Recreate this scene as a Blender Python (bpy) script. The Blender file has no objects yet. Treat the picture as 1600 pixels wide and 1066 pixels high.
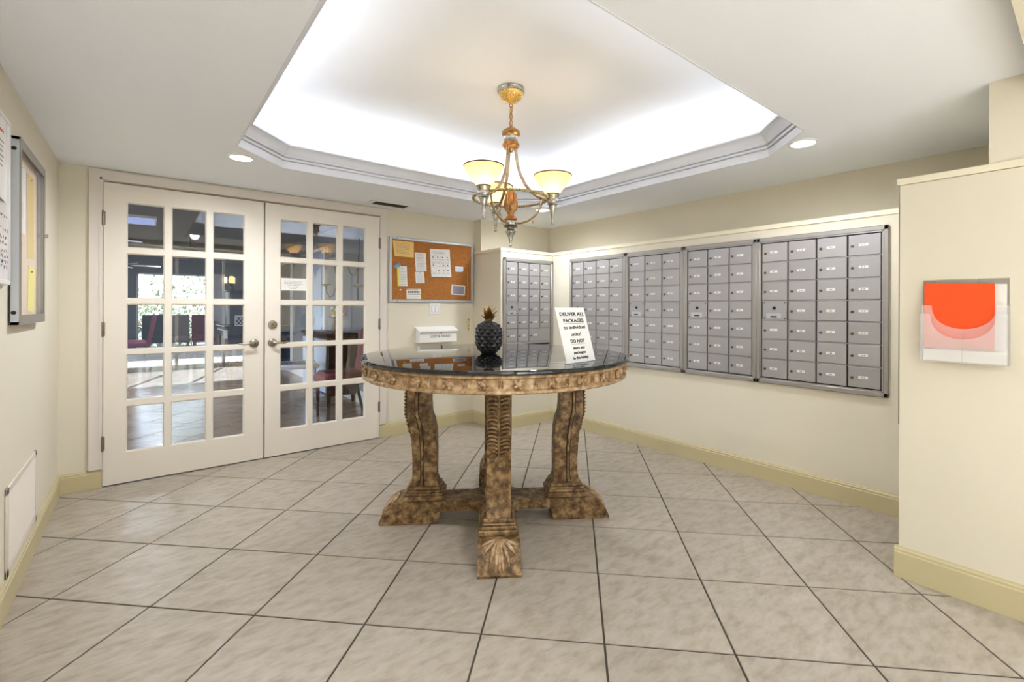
import bpy, bmesh, math, random
from mathutils import Matrix, Vector
random.seed(7)
C = bpy.context.scene.collection
PI = math.pi
def R(a): return math.radians(a)

# ------------------------------------------------------------------ camera
cam_d = bpy.data.cameras.new('camera'); cam = bpy.data.objects.new('camera', cam_d); C.objects.link(cam)
YAW, ROLL = R(38.915), R(0.205)
F_ = Vector((math.sin(YAW), math.cos(YAW), 0)); R_ = Vector((math.cos(YAW), -math.sin(YAW), 0)); U_ = Vector((0, 0, 1))
R2 = R_*math.cos(ROLL) + U_*math.sin(ROLL); U2 = U_*math.cos(ROLL) - R_*math.sin(ROLL)
m3 = Matrix((R2, U2, -F_)).transposed()
cam.matrix_world = Matrix.Translation((0, 0, 1.206)) @ m3.to_4x4()
cam_d.sensor_width = 36.0; cam_d.lens = 729.25/1600*36
cam_d.shift_x = -14.2/1600; cam_d.shift_y = -52.5/1600
cam_d.clip_start = 0.02; cam_d.clip_end = 200
bpy.context.scene.camera = cam

# ------------------------------------------------------------------ world, sun, exposure
sc = bpy.context.scene
sc.view_settings.view_transform = 'Standard'; sc.view_settings.look = 'None'
sc.view_settings.exposure = 1.10; sc.view_settings.gamma = 1.0; sc.view_settings.use_curve_mapping = False
w = bpy.data.worlds.new('sky'); sc.world = w; w.use_nodes = True
wn = w.node_tree.nodes; bgn = wn['Background']
sky = wn.new('ShaderNodeTexSky'); sky.sky_type = 'NISHITA'; sky.sun_disc = False
sky.sun_elevation = R(42); sky.sun_rotation = R(250); sky.air_density = 1.0; sky.dust_density = 1.5
hsv = wn.new('ShaderNodeHueSaturation'); hsv.inputs['Saturation'].default_value = .6   # hazy sky
w.node_tree.links.new(sky.outputs[0], hsv.inputs['Color']); w.node_tree.links.new(hsv.outputs[0], bgn.inputs[0]); bgn.inputs[1].default_value = 0.62
sd = bpy.data.lights.new('sun', 'SUN'); sd.energy = 20; sd.angle = R(0.6); sd.color = (.97, .98, 1)
so = bpy.data.objects.new('sun', sd); C.objects.link(so)
so.rotation_euler = Vector((-0.22, 0.66, -0.70)).to_track_quat('-Z', 'Y').to_euler()
try:
    sc.cycles.max_bounces = 10; sc.cycles.diffuse_bounces = 5; sc.cycles.glossy_bounces = 5
    sc.cycles.transmission_bounces = 6; sc.cycles.transparent_max_bounces = 12
    sc.cycles.use_denoising = True; sc.cycles.sample_clamp_indirect = 6.0
    sc.cycles.caustics_reflective = False; sc.cycles.caustics_refractive = False
except Exception: pass
CEIL, TRAY = 2.12, 2.485
def area(name, loc, rot, sx, sy, power, col=(1, 1, 1)):
    d = bpy.data.lights.new(name, 'AREA'); d.shape = 'RECTANGLE'; d.size = sx; d.size_y = sy; d.energy = power; d.color = col
    o = bpy.data.objects.new(name, d); C.objects.link(o); o.location = loc; o.rotation_euler = rot
    return o
# rope lights lying in the trough behind the crown moulding of the tray
COVE = 3.6
for nm, loc, L, a in (('cove_light', (1.667, 3.47, 2.20), 2.0, 0), ('cove_light', (1.667, .86, 2.20), 2.0, PI),
                      ('cove_light', (3.015, 2.165, 2.20), 1.6, -PI/2), ('cove_light', (.32, 2.165, 2.20), 1.6, PI/2)):
    e = Matrix.Rotation(a, 4, 'Z') @ Matrix.Rotation(R(180-6), 4, 'X')
    area(nm, loc, e.to_euler(), L, .05, COVE*L/2, (.88, .94, 1))
# unseen fill lamp added in the vestibule behind the camera
area('vestibule_fill', (1.2, -1.25, 2.27), (0, 0, 0), 1.6, 1.2, 6, (.95, .98, 1))

# ------------------------------------------------------------------ materials
MATS = {}
def nodes_of(name):
    m = bpy.data.materials.new(name); m.use_nodes = True
    nt = m.node_tree; b = nt.nodes['Principled BSDF']; MATS[name] = m
    return m, nt, b
def srgb(r, g, b):
    f = lambda c: (c/255/12.92) if c/255 <= .04045 else ((c/255+.055)/1.055)**2.4
    return (f(r), f(g), f(b), 1)
def mat(name, col, rough=.6, metal=0, var=.04, scale=6, bump=0, bscale=60, coat=0, spec=None, stretch=None, rnd=0):
    """plain surface: base colour broken up by object-space noise, optional fine bump, optional per-object shade"""
    m, nt, b = nodes_of(name); N = nt.nodes; L = nt.links
    tc = N.new('ShaderNodeTexCoord'); src = tc.outputs['Object']
    if stretch:
        mp = N.new('ShaderNodeMapping'); mp.inputs['Scale'].default_value = stretch; L.new(src, mp.inputs[0]); src = mp.outputs[0]
    nz = N.new('ShaderNodeTexNoise'); nz.inputs['Scale'].default_value = scale; nz.inputs['Detail'].default_value = 4; L.new(src, nz.inputs['Vector'])
    mx = N.new('ShaderNodeMix'); mx.data_type = 'RGBA'
    mx.inputs[6].default_value = tuple(c*(1-var) for c in col[:3])+(1,); mx.inputs[7].default_value = tuple(min(1, c*(1+var)) for c in col[:3])+(1,)
    L.new(nz.outputs[0], mx.inputs[0]); out = mx.outputs[2]
    if rnd:
        oi = N.new('ShaderNodeObjectInfo'); mr = N.new('ShaderNodeMapRange'); mr.inputs[3].default_value = 1-rnd; mr.inputs[4].default_value = 1+rnd
        L.new(oi.outputs['Random'], mr.inputs[0]); hs = N.new('ShaderNodeHueSaturation'); L.new(mr.outputs[0], hs.inputs['Value']); L.new(out, hs.inputs['Color']); out = hs.outputs[0]
    L.new(out, b.inputs['Base Color'])
    b.inputs['Roughness'].default_value = rough; b.inputs['Metallic'].default_value = metal
    if coat: b.inputs['Coat Weight'].default_value = coat
    if spec is not None: b.inputs['Specular IOR Level'].default_value = spec
    if bump:
        n2 = N.new('ShaderNodeTexNoise'); n2.inputs['Scale'].default_value = bscale; L.new(src, n2.inputs['Vector'])
        bp = N.new('ShaderNodeBump'); bp.inputs['Strength'].default_value = bump; bp.inputs['Distance'].default_value = .01
        L.new(n2.outputs[0], bp.inputs['Height']); L.new(bp.outputs[0], b.inputs['Normal'])
    return m
def ramp_mat(name, stops, scale=8, detail=6, rough=.5, metal=0, bump=.2, tex='noise', stretch=None, offs=True, rrange=None):
    m, nt, b = nodes_of(name); N = nt.nodes; L = nt.links
    tc = N.new('ShaderNodeTexCoord'); mp = N.new('ShaderNodeMapping'); L.new(tc.outputs['Object'], mp.inputs[0])
    if stretch: mp.inputs['Scale'].default_value = stretch
    if offs:
        oi = N.new('ShaderNodeObjectInfo'); ml = N.new('ShaderNodeMath'); ml.operation = 'MULTIPLY'; ml.inputs[1].default_value = 37
        L.new(oi.outputs['Random'], ml.inputs[0]); L.new(ml.outputs[0], mp.inputs['Location'])
    t = N.new('ShaderNodeTexNoise') if tex == 'noise' else N.new('ShaderNodeTexVoronoi')
    t.inputs['Scale'].default_value = scale
    if tex == 'noise': t.inputs['Detail'].default_value = detail; t.inputs['Roughness'].default_value = .65
    L.new(mp.outputs[0], t.inputs['Vector'])
    cr = N.new('ShaderNodeValToRGB'); e = cr.color_ramp.elements
    e[0].position, e[0].color = stops[0]; e[1].position, e[1].color = stops[-1]
    for p, c in stops[1:-1]:
        q = e.new(p); q.color = c
    L.new(t.outputs[0], cr.inputs[0]); L.new(cr.outputs[0], b.inputs['Base Color'])
    b.inputs['Roughness'].default_value = rough; b.inputs['Metallic'].default_value = metal
    if bump:
        bp = N.new('ShaderNodeBump'); bp.inputs['Strength'].default_value = bump; bp.inputs['Distance'].default_value = .004
        L.new(t.outputs[0], bp.inputs['Height']); L.new(bp.outputs[0], b.inputs['Normal'])
    return m
def emit(name, col, s):
    m = bpy.data.materials.new(name); m.use_nodes = True; nt = m.node_tree; nt.nodes.remove(nt.nodes['Principled BSDF'])
    e = nt.nodes.new('ShaderNodeEmission'); e.inputs[0].default_value = col; e.inputs[1].default_value = s
    nt.links.new(e.outputs[0], nt.nodes['Material Output'].inputs[0]); MATS[name] = m; return m
def glass(name, tint, ior=1.5, rough=0.0, haze=0):
    m = bpy.data.materials.new(name); m.use_nodes = True; nt = m.node_tree; N = nt.nodes; L = nt.links; N.remove(N['Principled BSDF'])
    tr = N.new('ShaderNodeBsdfTransparent'); tr.inputs[0].default_value = tint
    gl = N.new('ShaderNodeBsdfGlossy'); gl.inputs['Roughness'].default_value = rough
    fr = N.new('ShaderNodeFresnel'); fr.inputs[0].default_value = ior
    ge = N.new('ShaderNodeNewGeometry'); sb_ = N.new('ShaderNodeMath'); sb_.operation = 'SUBTRACT'; sb_.inputs[0].default_value = 1; L.new(ge.outputs['Backfacing'], sb_.inputs[1])
    mu = N.new('ShaderNodeMath'); mu.operation = 'MULTIPLY'; L.new(fr.outputs[0], mu.inputs[0]); L.new(sb_.outputs[0], mu.inputs[1])   # mirror only on the outer face
    mx = N.new('ShaderNodeMixShader'); L.new(mu.outputs[0], mx.inputs[0]); L.new(tr.outputs[0], mx.inputs[1]); L.new(gl.outputs[0], mx.inputs[2])
    out = mx.outputs[0]
    if haze:
        df = N.new('ShaderNodeBsdfDiffuse'); df.inputs[0].default_value = (.9, .9, .9, 1); m2 = N.new('ShaderNodeMixShader'); m2.inputs[0].default_value = haze
        L.new(out, m2.inputs[1]); L.new(df.outputs[0], m2.inputs[2]); out = m2.outputs[0]
    L.new(out, N['Material Output'].inputs[0]); MATS[name] = m; return m

mat('wall', srgb(225, 218, 200), .75, var=.012, scale=2, bump=.04, bscale=180)
mat('wall_trim', srgb(201, 189, 150), .45, var=.02, scale=3)
mat('ledge', srgb(236, 228, 204), .5, var=.015)
mat('ceiling', srgb(242, 246, 255), .85, var=.012, scale=3, bump=.08, bscale=140)
mat('tray_white', srgb(246, 247, 250), .7, var=.01)
mat('moulding', srgb(222, 223, 228), .4, var=.01)
mat('door_paint', srgb(233, 225, 213), .38, var=.015, scale=3)
mat('casing_paint', srgb(226, 218, 210), .4, var=.012)
mat('dark_gap', srgb(22, 20, 18), .8)
mat('grout', srgb(74, 66, 55), .9, var=.1, scale=30)
mat('steel', srgb(176, 172, 168), .42, .75, var=.06, scale=40, stretch=(1, 1, 12))
mat('satin_nickel', srgb(160, 150, 132), .28, .9, var=.05)
mat('hinge_metal', srgb(140, 130, 115), .35, .9, var=.08, scale=30)
mat('aluminium', srgb(196, 200, 206), .4, .55, var=.03)
mat('aluminium_dark', srgb(152, 146, 138), .45, .5, var=.04)
mat('mail_door', srgb(172, 170, 172), .4, .45, var=.045, scale=14, stretch=(1, 1, 5), rnd=.06)
mat('mail_frame', srgb(165, 161, 158), .42, .5, var=.04, scale=20)
mat('lock_brass', srgb(120, 104, 78), .35, .9, var=.15, scale=60)
mat('white_plastic', srgb(238, 238, 236), .35, var=.01)
mat('paper_white', srgb(236, 234, 230), .8, var=.015, scale=9)
mat('black', srgb(16, 16, 17), .5, var=.1)
mat('ink', srgb(28, 28, 32), .7)
mat('grey_ink', srgb(120, 120, 128), .8)
mat('red_ink', srgb(190, 60, 60), .8)
mat('pineapple_black', srgb(34, 33, 35), .42, var=.15, scale=20)
mat('pineapple_gold', srgb(172, 138, 70), .35, .75, var=.25, scale=60)
mat('cork_side', srgb(150, 95, 45), .9)
ramp_mat('cork', [(.3, srgb(146, 90, 40)), (.5, srgb(172, 110, 52)), (.7, srgb(190, 130, 70))], scale=90, rough=.95, bump=.3)
BR = [(.30, srgb(46, 32, 19)), (.43, srgb(98, 74, 47)), (.53, srgb(138, 108, 72)), (.63, srgb(172, 143, 102)), (.8, srgb(206, 184, 144))]
ramp_mat('bronze_wash', BR, scale=26, detail=9, rough=.5, metal=.12, bump=.35)
ramp_mat('bronze_mid', [(.28, srgb(60, 43, 27)), (.44, srgb(120, 92, 60)), (.56, srgb(160, 131, 94)), (.75, srgb(204, 182, 146))], scale=30, detail=9, rough=.45, metal=.15, bump=.4)
ramp_mat('bronze_light', [(.25, srgb(84, 60, 38)), (.42, srgb(150, 118, 82)), (.55, srgb(186, 158, 122)), (.75, srgb(222, 204, 176))], scale=30, detail=9, rough=.48, metal=.15, bump=.4)
ramp_mat('bronze_dark', [(.3, srgb(38, 26, 14)), (.5, srgb(86, 62, 36)), (.7, srgb(130, 98, 58))], scale=22, detail=8, rough=.5, metal=.12, bump=.3)
mat('groove', srgb(40, 27, 17), .7, var=.2, scale=20)
# polished black granite: black with sparse pale flecks under a mirror coat
m, nt, b = nodes_of('granite'); N = nt.nodes; L = nt.links
tc = N.new('ShaderNodeTexCoord'); v = N.new('ShaderNodeTexVoronoi'); v.inputs['Scale'].default_value = 120; L.new(tc.outputs['Object'], v.inputs['Vector'])
cr = N.new('ShaderNodeValToRGB'); cr.color_ramp.elements[0].position = .05; cr.color_ramp.elements[0].color = srgb(150, 150, 148); cr.color_ramp.elements[1].position = .13; cr.color_ramp.elements[1].color = srgb(13, 14, 17)
L.new(v.outputs['Distance'], cr.inputs[0]); L.new(cr.outputs[0], b.inputs['Base Color']); b.inputs['Roughness'].default_value = .025
b.inputs['IOR'].default_value = 1.62
# chandelier
ramp_mat('silver_leaf', [(.3, srgb(120, 108, 92)), (.5, srgb(176, 172, 162)), (.7, srgb(214, 212, 204))], scale=45, rough=.26, metal=.85, bump=.15)
ramp_mat('antique_gold', [(.3, srgb(98, 66, 36)), (.5, srgb(176, 128, 78)), (.7, srgb(214, 178, 120))], scale=40, rough=.35, metal=.75, bump=.25)
ramp_mat('arm_bronze', [(.3, srgb(128, 108, 84)), (.55, srgb(178, 160, 130)), (.75, srgb(206, 190, 150))], scale=30, rough=.35, metal=.75, bump=.15)
ramp_mat('rope_gold', [(.3, srgb(120, 104, 66)), (.55, srgb(186, 172, 124)), (.75, srgb(216, 204, 160))], scale=60, rough=.4, metal=.6, bump=.2)
ramp_mat('canopy_gold', [(.35, srgb(150, 108, 40)), (.5, srgb(206, 166, 84)), (.65, srgb(238, 208, 130))], scale=120, rough=.35, metal=.6, bump=.5)
mat('dark_bronze', srgb(96, 72, 48), .4, .7, var=.2, scale=30)
# alabaster shade: a lit lamp shade, translucent with a glow of its own bulb
m = bpy.data.materials.new('alabaster'); m.use_nodes = True; nt = m.node_tree; N = nt.nodes; L = nt.links; N.remove(N['Principled BSDF'])
tl = N.new('ShaderNodeBsdfTranslucent'); tl.inputs[0].default_value = (1, .82, .54, 1)
df = N.new('ShaderNodeBsdfDiffuse'); df.inputs[0].default_value = (.9, .74, .5, 1)
mx = N.new('ShaderNodeMixShader'); mx.inputs[0].default_value = .35; L.new(tl.outputs[0], mx.inputs[1]); L.new(df.outputs[0], mx.inputs[2])
tp = N.new('ShaderNodeBsdfTransparent'); tp.inputs[0].default_value = (1, .95, .85, 1); m2 = N.new('ShaderNodeMixShader'); m2.inputs[0].default_value = .10
L.new(mx.outputs[0], m2.inputs[1]); L.new(tp.outputs[0], m2.inputs[2]); L.new(m2.outputs[0], N['Material Output'].inputs[0]); MATS['alabaster'] = m
emit('bulb', (1, .86, .62, 1), 14)
emit('downlight_lens', (1, .93, .80, 1), 9)
glass('door_glass', (.94, .96, .98, 1), 2.25)
glass('window_glass', (.97, .985, .99, 1), 1.45)
glass('case_glass', (1, 1, 1, 1), 1.08, haze=.02)
glass('acrylic', (1, 1, 1, 1), 1.1, haze=.07)
glass('frosted_acrylic', (1, 1, 1, 1), 1.1, haze=.2)
mat('orange_paper', srgb(246, 84, 24), .75, var=.02)
mat('pink_paper', srgb(250, 150, 150), .8, var=.02)
mat('yellow_paper', srgb(240, 200, 120), .8, var=.02)
mat('pale_yellow', srgb(236, 226, 120), .8, var=.03)
mat('blue_tag', srgb(92, 150, 196), .5, var=.05)
mat('card_blue', srgb(190, 214, 236), .6, var=.05)
mat('card_grey', srgb(150, 150, 172), .6, var=.05)
mat('peach_paper', srgb(226, 206, 186), .85, var=.03)
mat('tan_paper', srgb(214, 190, 120), .85, var=.03)
mat('coil_yellow', srgb(226, 200, 50), .35, var=.05)
mat('brass', srgb(180, 150, 70), .3, .85)
mat('vent_white', srgb(224, 214, 202), .45, var=.015)
mat('vent_dark', srgb(58, 54, 46), .7, var=.1)
mat('whiteboard', srgb(238, 232, 234), .18, var=.01)
# floor tiles: streaky beige stone look, per tile shift and shade
def tile_mat(name, cols, rough, streak, scale):
    m, nt, b = nodes_of(name); N = nt.nodes; L = nt.links
    tc = N.new('ShaderNodeTexCoord'); oi = N.new('ShaderNodeObjectInfo'); mp = N.new('ShaderNodeMapping')
    ml = N.new('ShaderNodeMath'); ml.operation = 'MULTIPLY'; ml.inputs[1].default_value = 53; L.new(oi.outputs['Random'], ml.inputs[0]); L.new(ml.outputs[0], mp.inputs['Location'])
    mp.inputs['Scale'].default_value = streak; mp.inputs['Rotation'].default_value = (0, 0, R(38)); L.new(tc.outputs['Object'], mp.inputs[0])
    n1 = N.new('ShaderNodeTexNoise'); n1.inputs['Scale'].default_value = scale; n1.inputs['Detail'].default_value = 9; n1.inputs['Roughness'].default_value = .62; n1.inputs['Distortion'].default_value = .25
    L.new(mp.outputs[0], n1.inputs['Vector'])
    cr = N.new('ShaderNodeValToRGB'); e = cr.color_ramp.elements; e[0].position = .3; e[0].color = cols[0]; e[1].position = .72; e[1].color = cols[2]; q = e.new(.5); q.color = cols[1]
    L.new(n1.outputs[0], cr.inputs[0])
    mr = N.new('ShaderNodeMapRange'); mr.inputs[3].default_value = .95; mr.inputs[4].default_value = 1.05; L.new(oi.outputs['Random'], mr.inputs[0])
    hs = N.new('ShaderNodeHueSaturation'); L.new(mr.outputs[0], hs.inputs['Value']); L.new(cr.outputs[0], hs.inputs['Color']); L.new(hs.outputs[0], b.inputs['Base Color'])
    n2 = N.new('ShaderNodeTexNoise'); n2.inputs['Scale'].default_value = 40; n2.inputs['Detail'].default_value = 6; L.new(mp.outputs[0], n2.inputs['Vector'])
    bp = N.new('ShaderNodeBump'); bp.inputs['Strength'].default_value = .12; bp.inputs['Distance'].default_value = .004; L.new(n2.outputs[0], bp.inputs['Height']); L.new(bp.outputs[0], b.inputs['Normal'])
    b.inputs['Roughness'].default_value = rough
tile_mat('tile', (srgb(152, 141, 125), srgb(171, 161, 147), srgb(183, 175, 165)), .42, (2.2, 5, 1), 5.5)
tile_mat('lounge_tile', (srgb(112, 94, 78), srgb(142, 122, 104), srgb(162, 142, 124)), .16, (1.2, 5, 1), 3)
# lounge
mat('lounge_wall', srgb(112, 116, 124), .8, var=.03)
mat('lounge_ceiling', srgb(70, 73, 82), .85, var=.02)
mat('lounge_white', srgb(214, 214, 216), .5, var=.02)
mat('navy_fabric', srgb(38, 52, 62), .85, var=.15, scale=25)
mat('taupe_fabric', srgb(128, 116, 110), .85, var=.12, scale=25)
mat('maroon_fabric', srgb(112, 44, 56), .8, var=.15, scale=25)
mat('rose_fabric', srgb(150, 72, 92), .7, var=.15, scale=25)
mat('ivory_fabric', srgb(206, 208, 220), .6, var=.05)
ramp_mat('chair_wood', [(.3, srgb(92, 66, 34)), (.7, srgb(150, 112, 62))], scale=12, rough=.5, bump=.1, stretch=(8, 8, 1))
ramp_mat('dark_wood', [(.3, srgb(38, 24, 16)), (.7, srgb(74, 46, 30))], scale=10, rough=.35, bump=.1, stretch=(8, 8, 1))
ramp_mat('table_wood', [(.3, srgb(86, 40, 20)), (.7, srgb(124, 66, 36))], scale=8, rough=.3, bump=.1, stretch=(1, 8, 1))
mat('piano_black', srgb(34, 38, 46), .25, var=.1)
mat('cabinet_grey', srgb(70, 78, 90), .45, var=.08)
mat('chrome', srgb(200, 204, 212), .15, 1.0)
mat('fan_blade', srgb(92, 90, 92), .45, var=.08)
mat('fan_metal', srgb(58, 54, 46), .4, .5)
mat('wrought_iron', srgb(52, 48, 42), .55, .5)
mat('brass_dish', srgb(150, 136, 90), .3, .8)
mat('flower_yellow', srgb(214, 190, 90), .6, var=.2)
mat('flower_cream', srgb(230, 226, 205), .6, var=.1)
mat('leaf_green', srgb(70, 92, 52), .6, var=.3, scale=15, rnd=.2)
mat('vase_brown', srgb(88, 66, 38), .4, var=.2)
mat('blue_panel', srgb(150, 170, 196), .6, var=.04)
mat('reflection_blue', srgb(36, 56, 76), .12, var=.1)
mat('hedge_leaf', srgb(136, 146, 118), .5, var=.6, scale=3)
mat('bark', srgb(92, 78, 64), .9, var=.2)
mat('ground', srgb(206, 204, 198), .9, var=.1, scale=1)
mat('dark_ground', srgb(96, 97, 98), .95, var=.15, scale=2)
mat('roofing', srgb(120, 118, 115), .9)
emit('sconce_glow', (1, .74, .45, 1), 1.3)
emit('panel_glow', (.42, .52, .95, 1), .42)
emit('lamp_glow', (1, .50, .18, 1), 1.1)

# ------------------------------------------------------------------ mesh helper
class MB:
    def __init__(s): s.v = []; s.f = []
    def add(s, vs, fs, M=None):
        n = len(s.v)
        s.v += [tuple(M @ Vector(p)) for p in vs] if M is not None else [tuple(p) for p in vs]
        s.f += [tuple(i+n for i in f) for f in fs]; return s
    def box(s, a, b, ch=0, M=None):
        (x0, y0, z0), (x1, y1, z1) = [min(p) for p in zip(a, b)], [max(p) for p in zip(a, b)]
        if not ch:
            vs = [(x, y, z) for x in (x0, x1) for y in (y0, y1) for z in (z0, z1)]
            return s.add(vs, [(0, 1, 3, 2), (4, 6, 7, 5), (0, 4, 5, 1), (2, 3, 7, 6), (0, 2, 6, 4), (1, 5, 7, 3)], M)
        bm = bmesh.new(); bmesh.ops.create_cube(bm, size=1)
        for q in bm.verts: q.co = Vector(((x0+x1)/2+q.co.x*(x1-x0), (y0+y1)/2+q.co.y*(y1-y0), (z0+z1)/2+q.co.z*(z1-z0)))
        bmesh.ops.bevel(bm, geom=bm.edges[:], offset=min(ch, .45*min(x1-x0, y1-y0, z1-z0)), segments=1, affect='EDGES')
        bm.verts.index_update(); vs = [q.co.copy() for q in bm.verts]; fs = [tuple(q.index for q in f.verts) for f in bm.faces]; bm.free()
        return s.add(vs, fs, M)
    def lathe(s, prof, n=24, c=(0, 0, 0), M=None, sweep=None):
        vs = []; fs = []; k = len(prof)
        for i in range(n):
            a = 2*PI*i/n
            for r, z in prof: vs.append((c[0]+r*math.cos(a), c[1]+r*math.sin(a), c[2]+z))
        for i in range(n):
            j = (i+1) % n
            for q in range(k-1): fs.append((i*k+q, j*k+q, j*k+q+1, i*k+q+1))
        if prof[0][0] > 1e-5: fs.append(tuple(i*k for i in range(n))[::-1])
        if prof[-1][0] > 1e-5: fs.append(tuple(i*k+k-1 for i in range(n)))
        return s.add(vs, fs, M)
    def ring(s, prof, n=48, c=(0, 0, 0), M=None):   # closed profile swept round z
        vs = []; fs = []; k = len(prof)
        for i in range(n):
            a = 2*PI*i/n
            for r, z in prof: vs.append((c[0]+r*math.cos(a), c[1]+r*math.sin(a), c[2]+z))
        for i in range(n):
            j = (i+1) % n
            for q in range(k): fs.append((i*k+q, j*k+q, j*k+(q+1) % k, i*k+(q+1) % k))
        return s.add(vs, fs, M)
    def tube(s, pts, rad, n=8, closed=False, M=None, flat=1.0):
        pts = [Vector(p) for p in pts]; k = len(pts); vs = []; fs = []
        if not isinstance(rad, (list, tuple)): rad = [rad]*k
        up = None
        for i, p in enumerate(pts):
            t = (pts[(i+1) % k]-pts[i-1]) if closed else (pts[min(i+1, k-1)]-pts[max(i-1, 0)])
            t.normalize()
            if up is None: up = t.orthogonal().normalized()
            else:
                up = up - t*up.dot(t)
                up = up.normalized() if up.length > 1e-6 else t.orthogonal().normalized()
            w_ = t.cross(up)
            for q in range(n):
                a = 2*PI*q/n; vs.append(p + up*math.cos(a)*rad[i] + w_*math.sin(a)*rad[i]*flat)
        for i in range(k if closed else k-1):
            j = (i+1) % k
            for q in range(n): fs.append((i*n+q, i*n+(q+1) % n, j*n+(q+1) % n, j*n+q))
        if not closed: fs.append(tuple(range(n))[::-1]); fs.append(tuple((k-1)*n+q for q in range(n)))
        return s.add(vs, fs, M)
    def prism(s, poly, z0, z1, M=None):     # polygon in xy extruded along z
        k = len(poly); vs = [(x, y, z0) for x, y in poly]+[(x, y, z1) for x, y in poly]
        fs = [tuple(range(k))[::-1], tuple(range(k, 2*k))]+[(i, (i+1) % k, k+(i+1) % k, k+i) for i in range(k)]
        return s.add(vs, fs, M)
    def ball(s, c, r, M=None, n=10, k=6):
        rx, ry, rz = r if isinstance(r, (tuple, list)) else (r, r, r)
        T = Matrix.Translation(c) @ Matrix.Diagonal((rx, ry, rz, 1))
        pr = [(max(0, math.sin(PI*i/k)), -math.cos(PI*i/k)) for i in range(k+1)]
        pr[0] = (1e-6, -1); pr[-1] = (1e-6, 1)
        return s.lathe(pr, n, M=(M @ T) if M is not None else T)
    def mesh(s, name, m, smooth=40):
        me = bpy.data.meshes.new(name); me.from_pydata([tuple(p) for p in s.v], [], s.f)
        bm = bmesh.new(); bm.from_mesh(me); bmesh.ops.recalc_face_normals(bm, faces=bm.faces[:]); bm.to_mesh(me); bm.free()
        me.materials.append(MATS[m])
        if smooth:
            me.polygons.foreach_set('use_smooth', [True]*len(me.polygons)); me.set_sharp_from_angle(angle=R(smooth))
        return me
def put(name, me, parent=None, loc=(0, 0, 0), rot=(0, 0, 0), label=None):
    o = bpy.data.objects.new(name, me); C.objects.link(o); o.location = loc; o.rotation_euler = rot
    if parent is not None: o.parent = parent
    if label: o['label'] = label
    return o
def obj(name, mb, m, parent=None, loc=(0, 0, 0), rot=(0, 0, 0), smooth=40, label=None):
    return put(name, mb.mesh(name, m, smooth), parent, loc, rot, label)
def tag(o, label, cat, group=None):
    o['label'] = label; o['category'] = cat
    if group: o['group'] = group
    return o
def thing(name, label, cat, loc=(0, 0, 0), rotz=0, group=None):
    o = bpy.data.objects.new(name, None); C.objects.link(o); o.empty_display_size = .05
    o.location = loc; o.rotation_euler = (0, 0, rotz); return tag(o, label, cat, group)
def struct(o): o['kind'] = 'structure'; return o
def stuff(o): o['kind'] = 'stuff'; return o
def box(a, b, ch=0): return MB().box(a, b, ch)
def boxes(*bs):
    m = MB()
    for a, b in bs: m.box(a, b)
    return m
def copy_tree(o, parent=None):
    c = o.copy(); C.objects.link(c); c.parent = parent
    for ch in list(o.children): copy_tree(ch, c)
    return c
def text(name, body, size, m, parent=None, loc=(0, 0, 0), rot=(0, 0, 0), bold=0, sx=1.0, align='CENTER', shear=0):
    cu = bpy.data.curves.new(name, 'FONT'); cu.body = body; cu.size = size; cu.align_x = align; cu.align_y = 'CENTER'
    cu.extrude = .00025; cu.offset = bold; cu.resolution_u = 3; cu.shear = shear
    t = bpy.data.objects.new(name, cu); C.objects.link(t); bpy.context.view_layer.update()
    me = bpy.data.meshes.new_from_object(t.evaluated_get(bpy.context.evaluated_depsgraph_get()))
    bpy.data.objects.remove(t); me.materials.clear(); me.materials.append(MATS[m])
    o = put(name, me, parent, loc, rot); o.scale = (sx, 1, 1); return o

# ------------------------------------------------------------------ room shell
YD, XL, XR, XP, H = 4.166, -.426, 3.4035, 2.652, 1.206
CEIL2 = 2.60
XS, YF = 2.715, 3.68          # mailbox bump-out: its left side and its front
# floor: grout bed + every tile
T, TH, TO = .45, R(-45.22), Vector((-.2966, 2.7092))
ta = Vector((math.cos(TH), math.sin(TH))); tb = Vector((-math.sin(TH), math.cos(TH))); G = .0038
def clip(poly, x0, x1, y0, y1):
    for ax, lim, sg in ((0, x0, 1), (0, x1, -1), (1, y0, 1), (1, y1, -1)):
        out = []
        for i in range(len(poly)):
            p, q = poly[i-1], poly[i]; dp, dq = (p[ax]-lim)*sg, (q[ax]-lim)*sg
            if (dp >= 0) != (dq >= 0):
                t = dp/(dp-dq); out.append((p[0]+(q[0]-p[0])*t, p[1]+(q[1]-p[1])*t))
            if dq >= 0: out.append(tuple(q))
        poly = out
        if len(poly) < 3: return []
    return poly
def tile_mesh(poly, m):   # slab with an eased top edge
    c = Vector((sum(p[0] for p in poly)/len(poly), sum(p[1] for p in poly)/len(poly))); k = len(poly)
    top = [c+(Vector(p)-c)*(1-.0016/max(.02, (Vector(p)-c).length)*1.4) for p in poly]
    vs = [(p[0], p[1], -.0045) for p in poly]+[(p[0], p[1], -.0012) for p in poly]+[(p[0], p[1], 0) for p in top]
    fs = [(i, (i+1) % k, k+(i+1) % k, k+i) for i in range(k)]+[(k+i, k+(i+1) % k, 2*k+(i+1) % k, 2*k+i) for i in range(k)]+[tuple(range(2*k, 3*k))]
    return MB().add(vs, fs).mesh('tile', m, 0)
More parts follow.
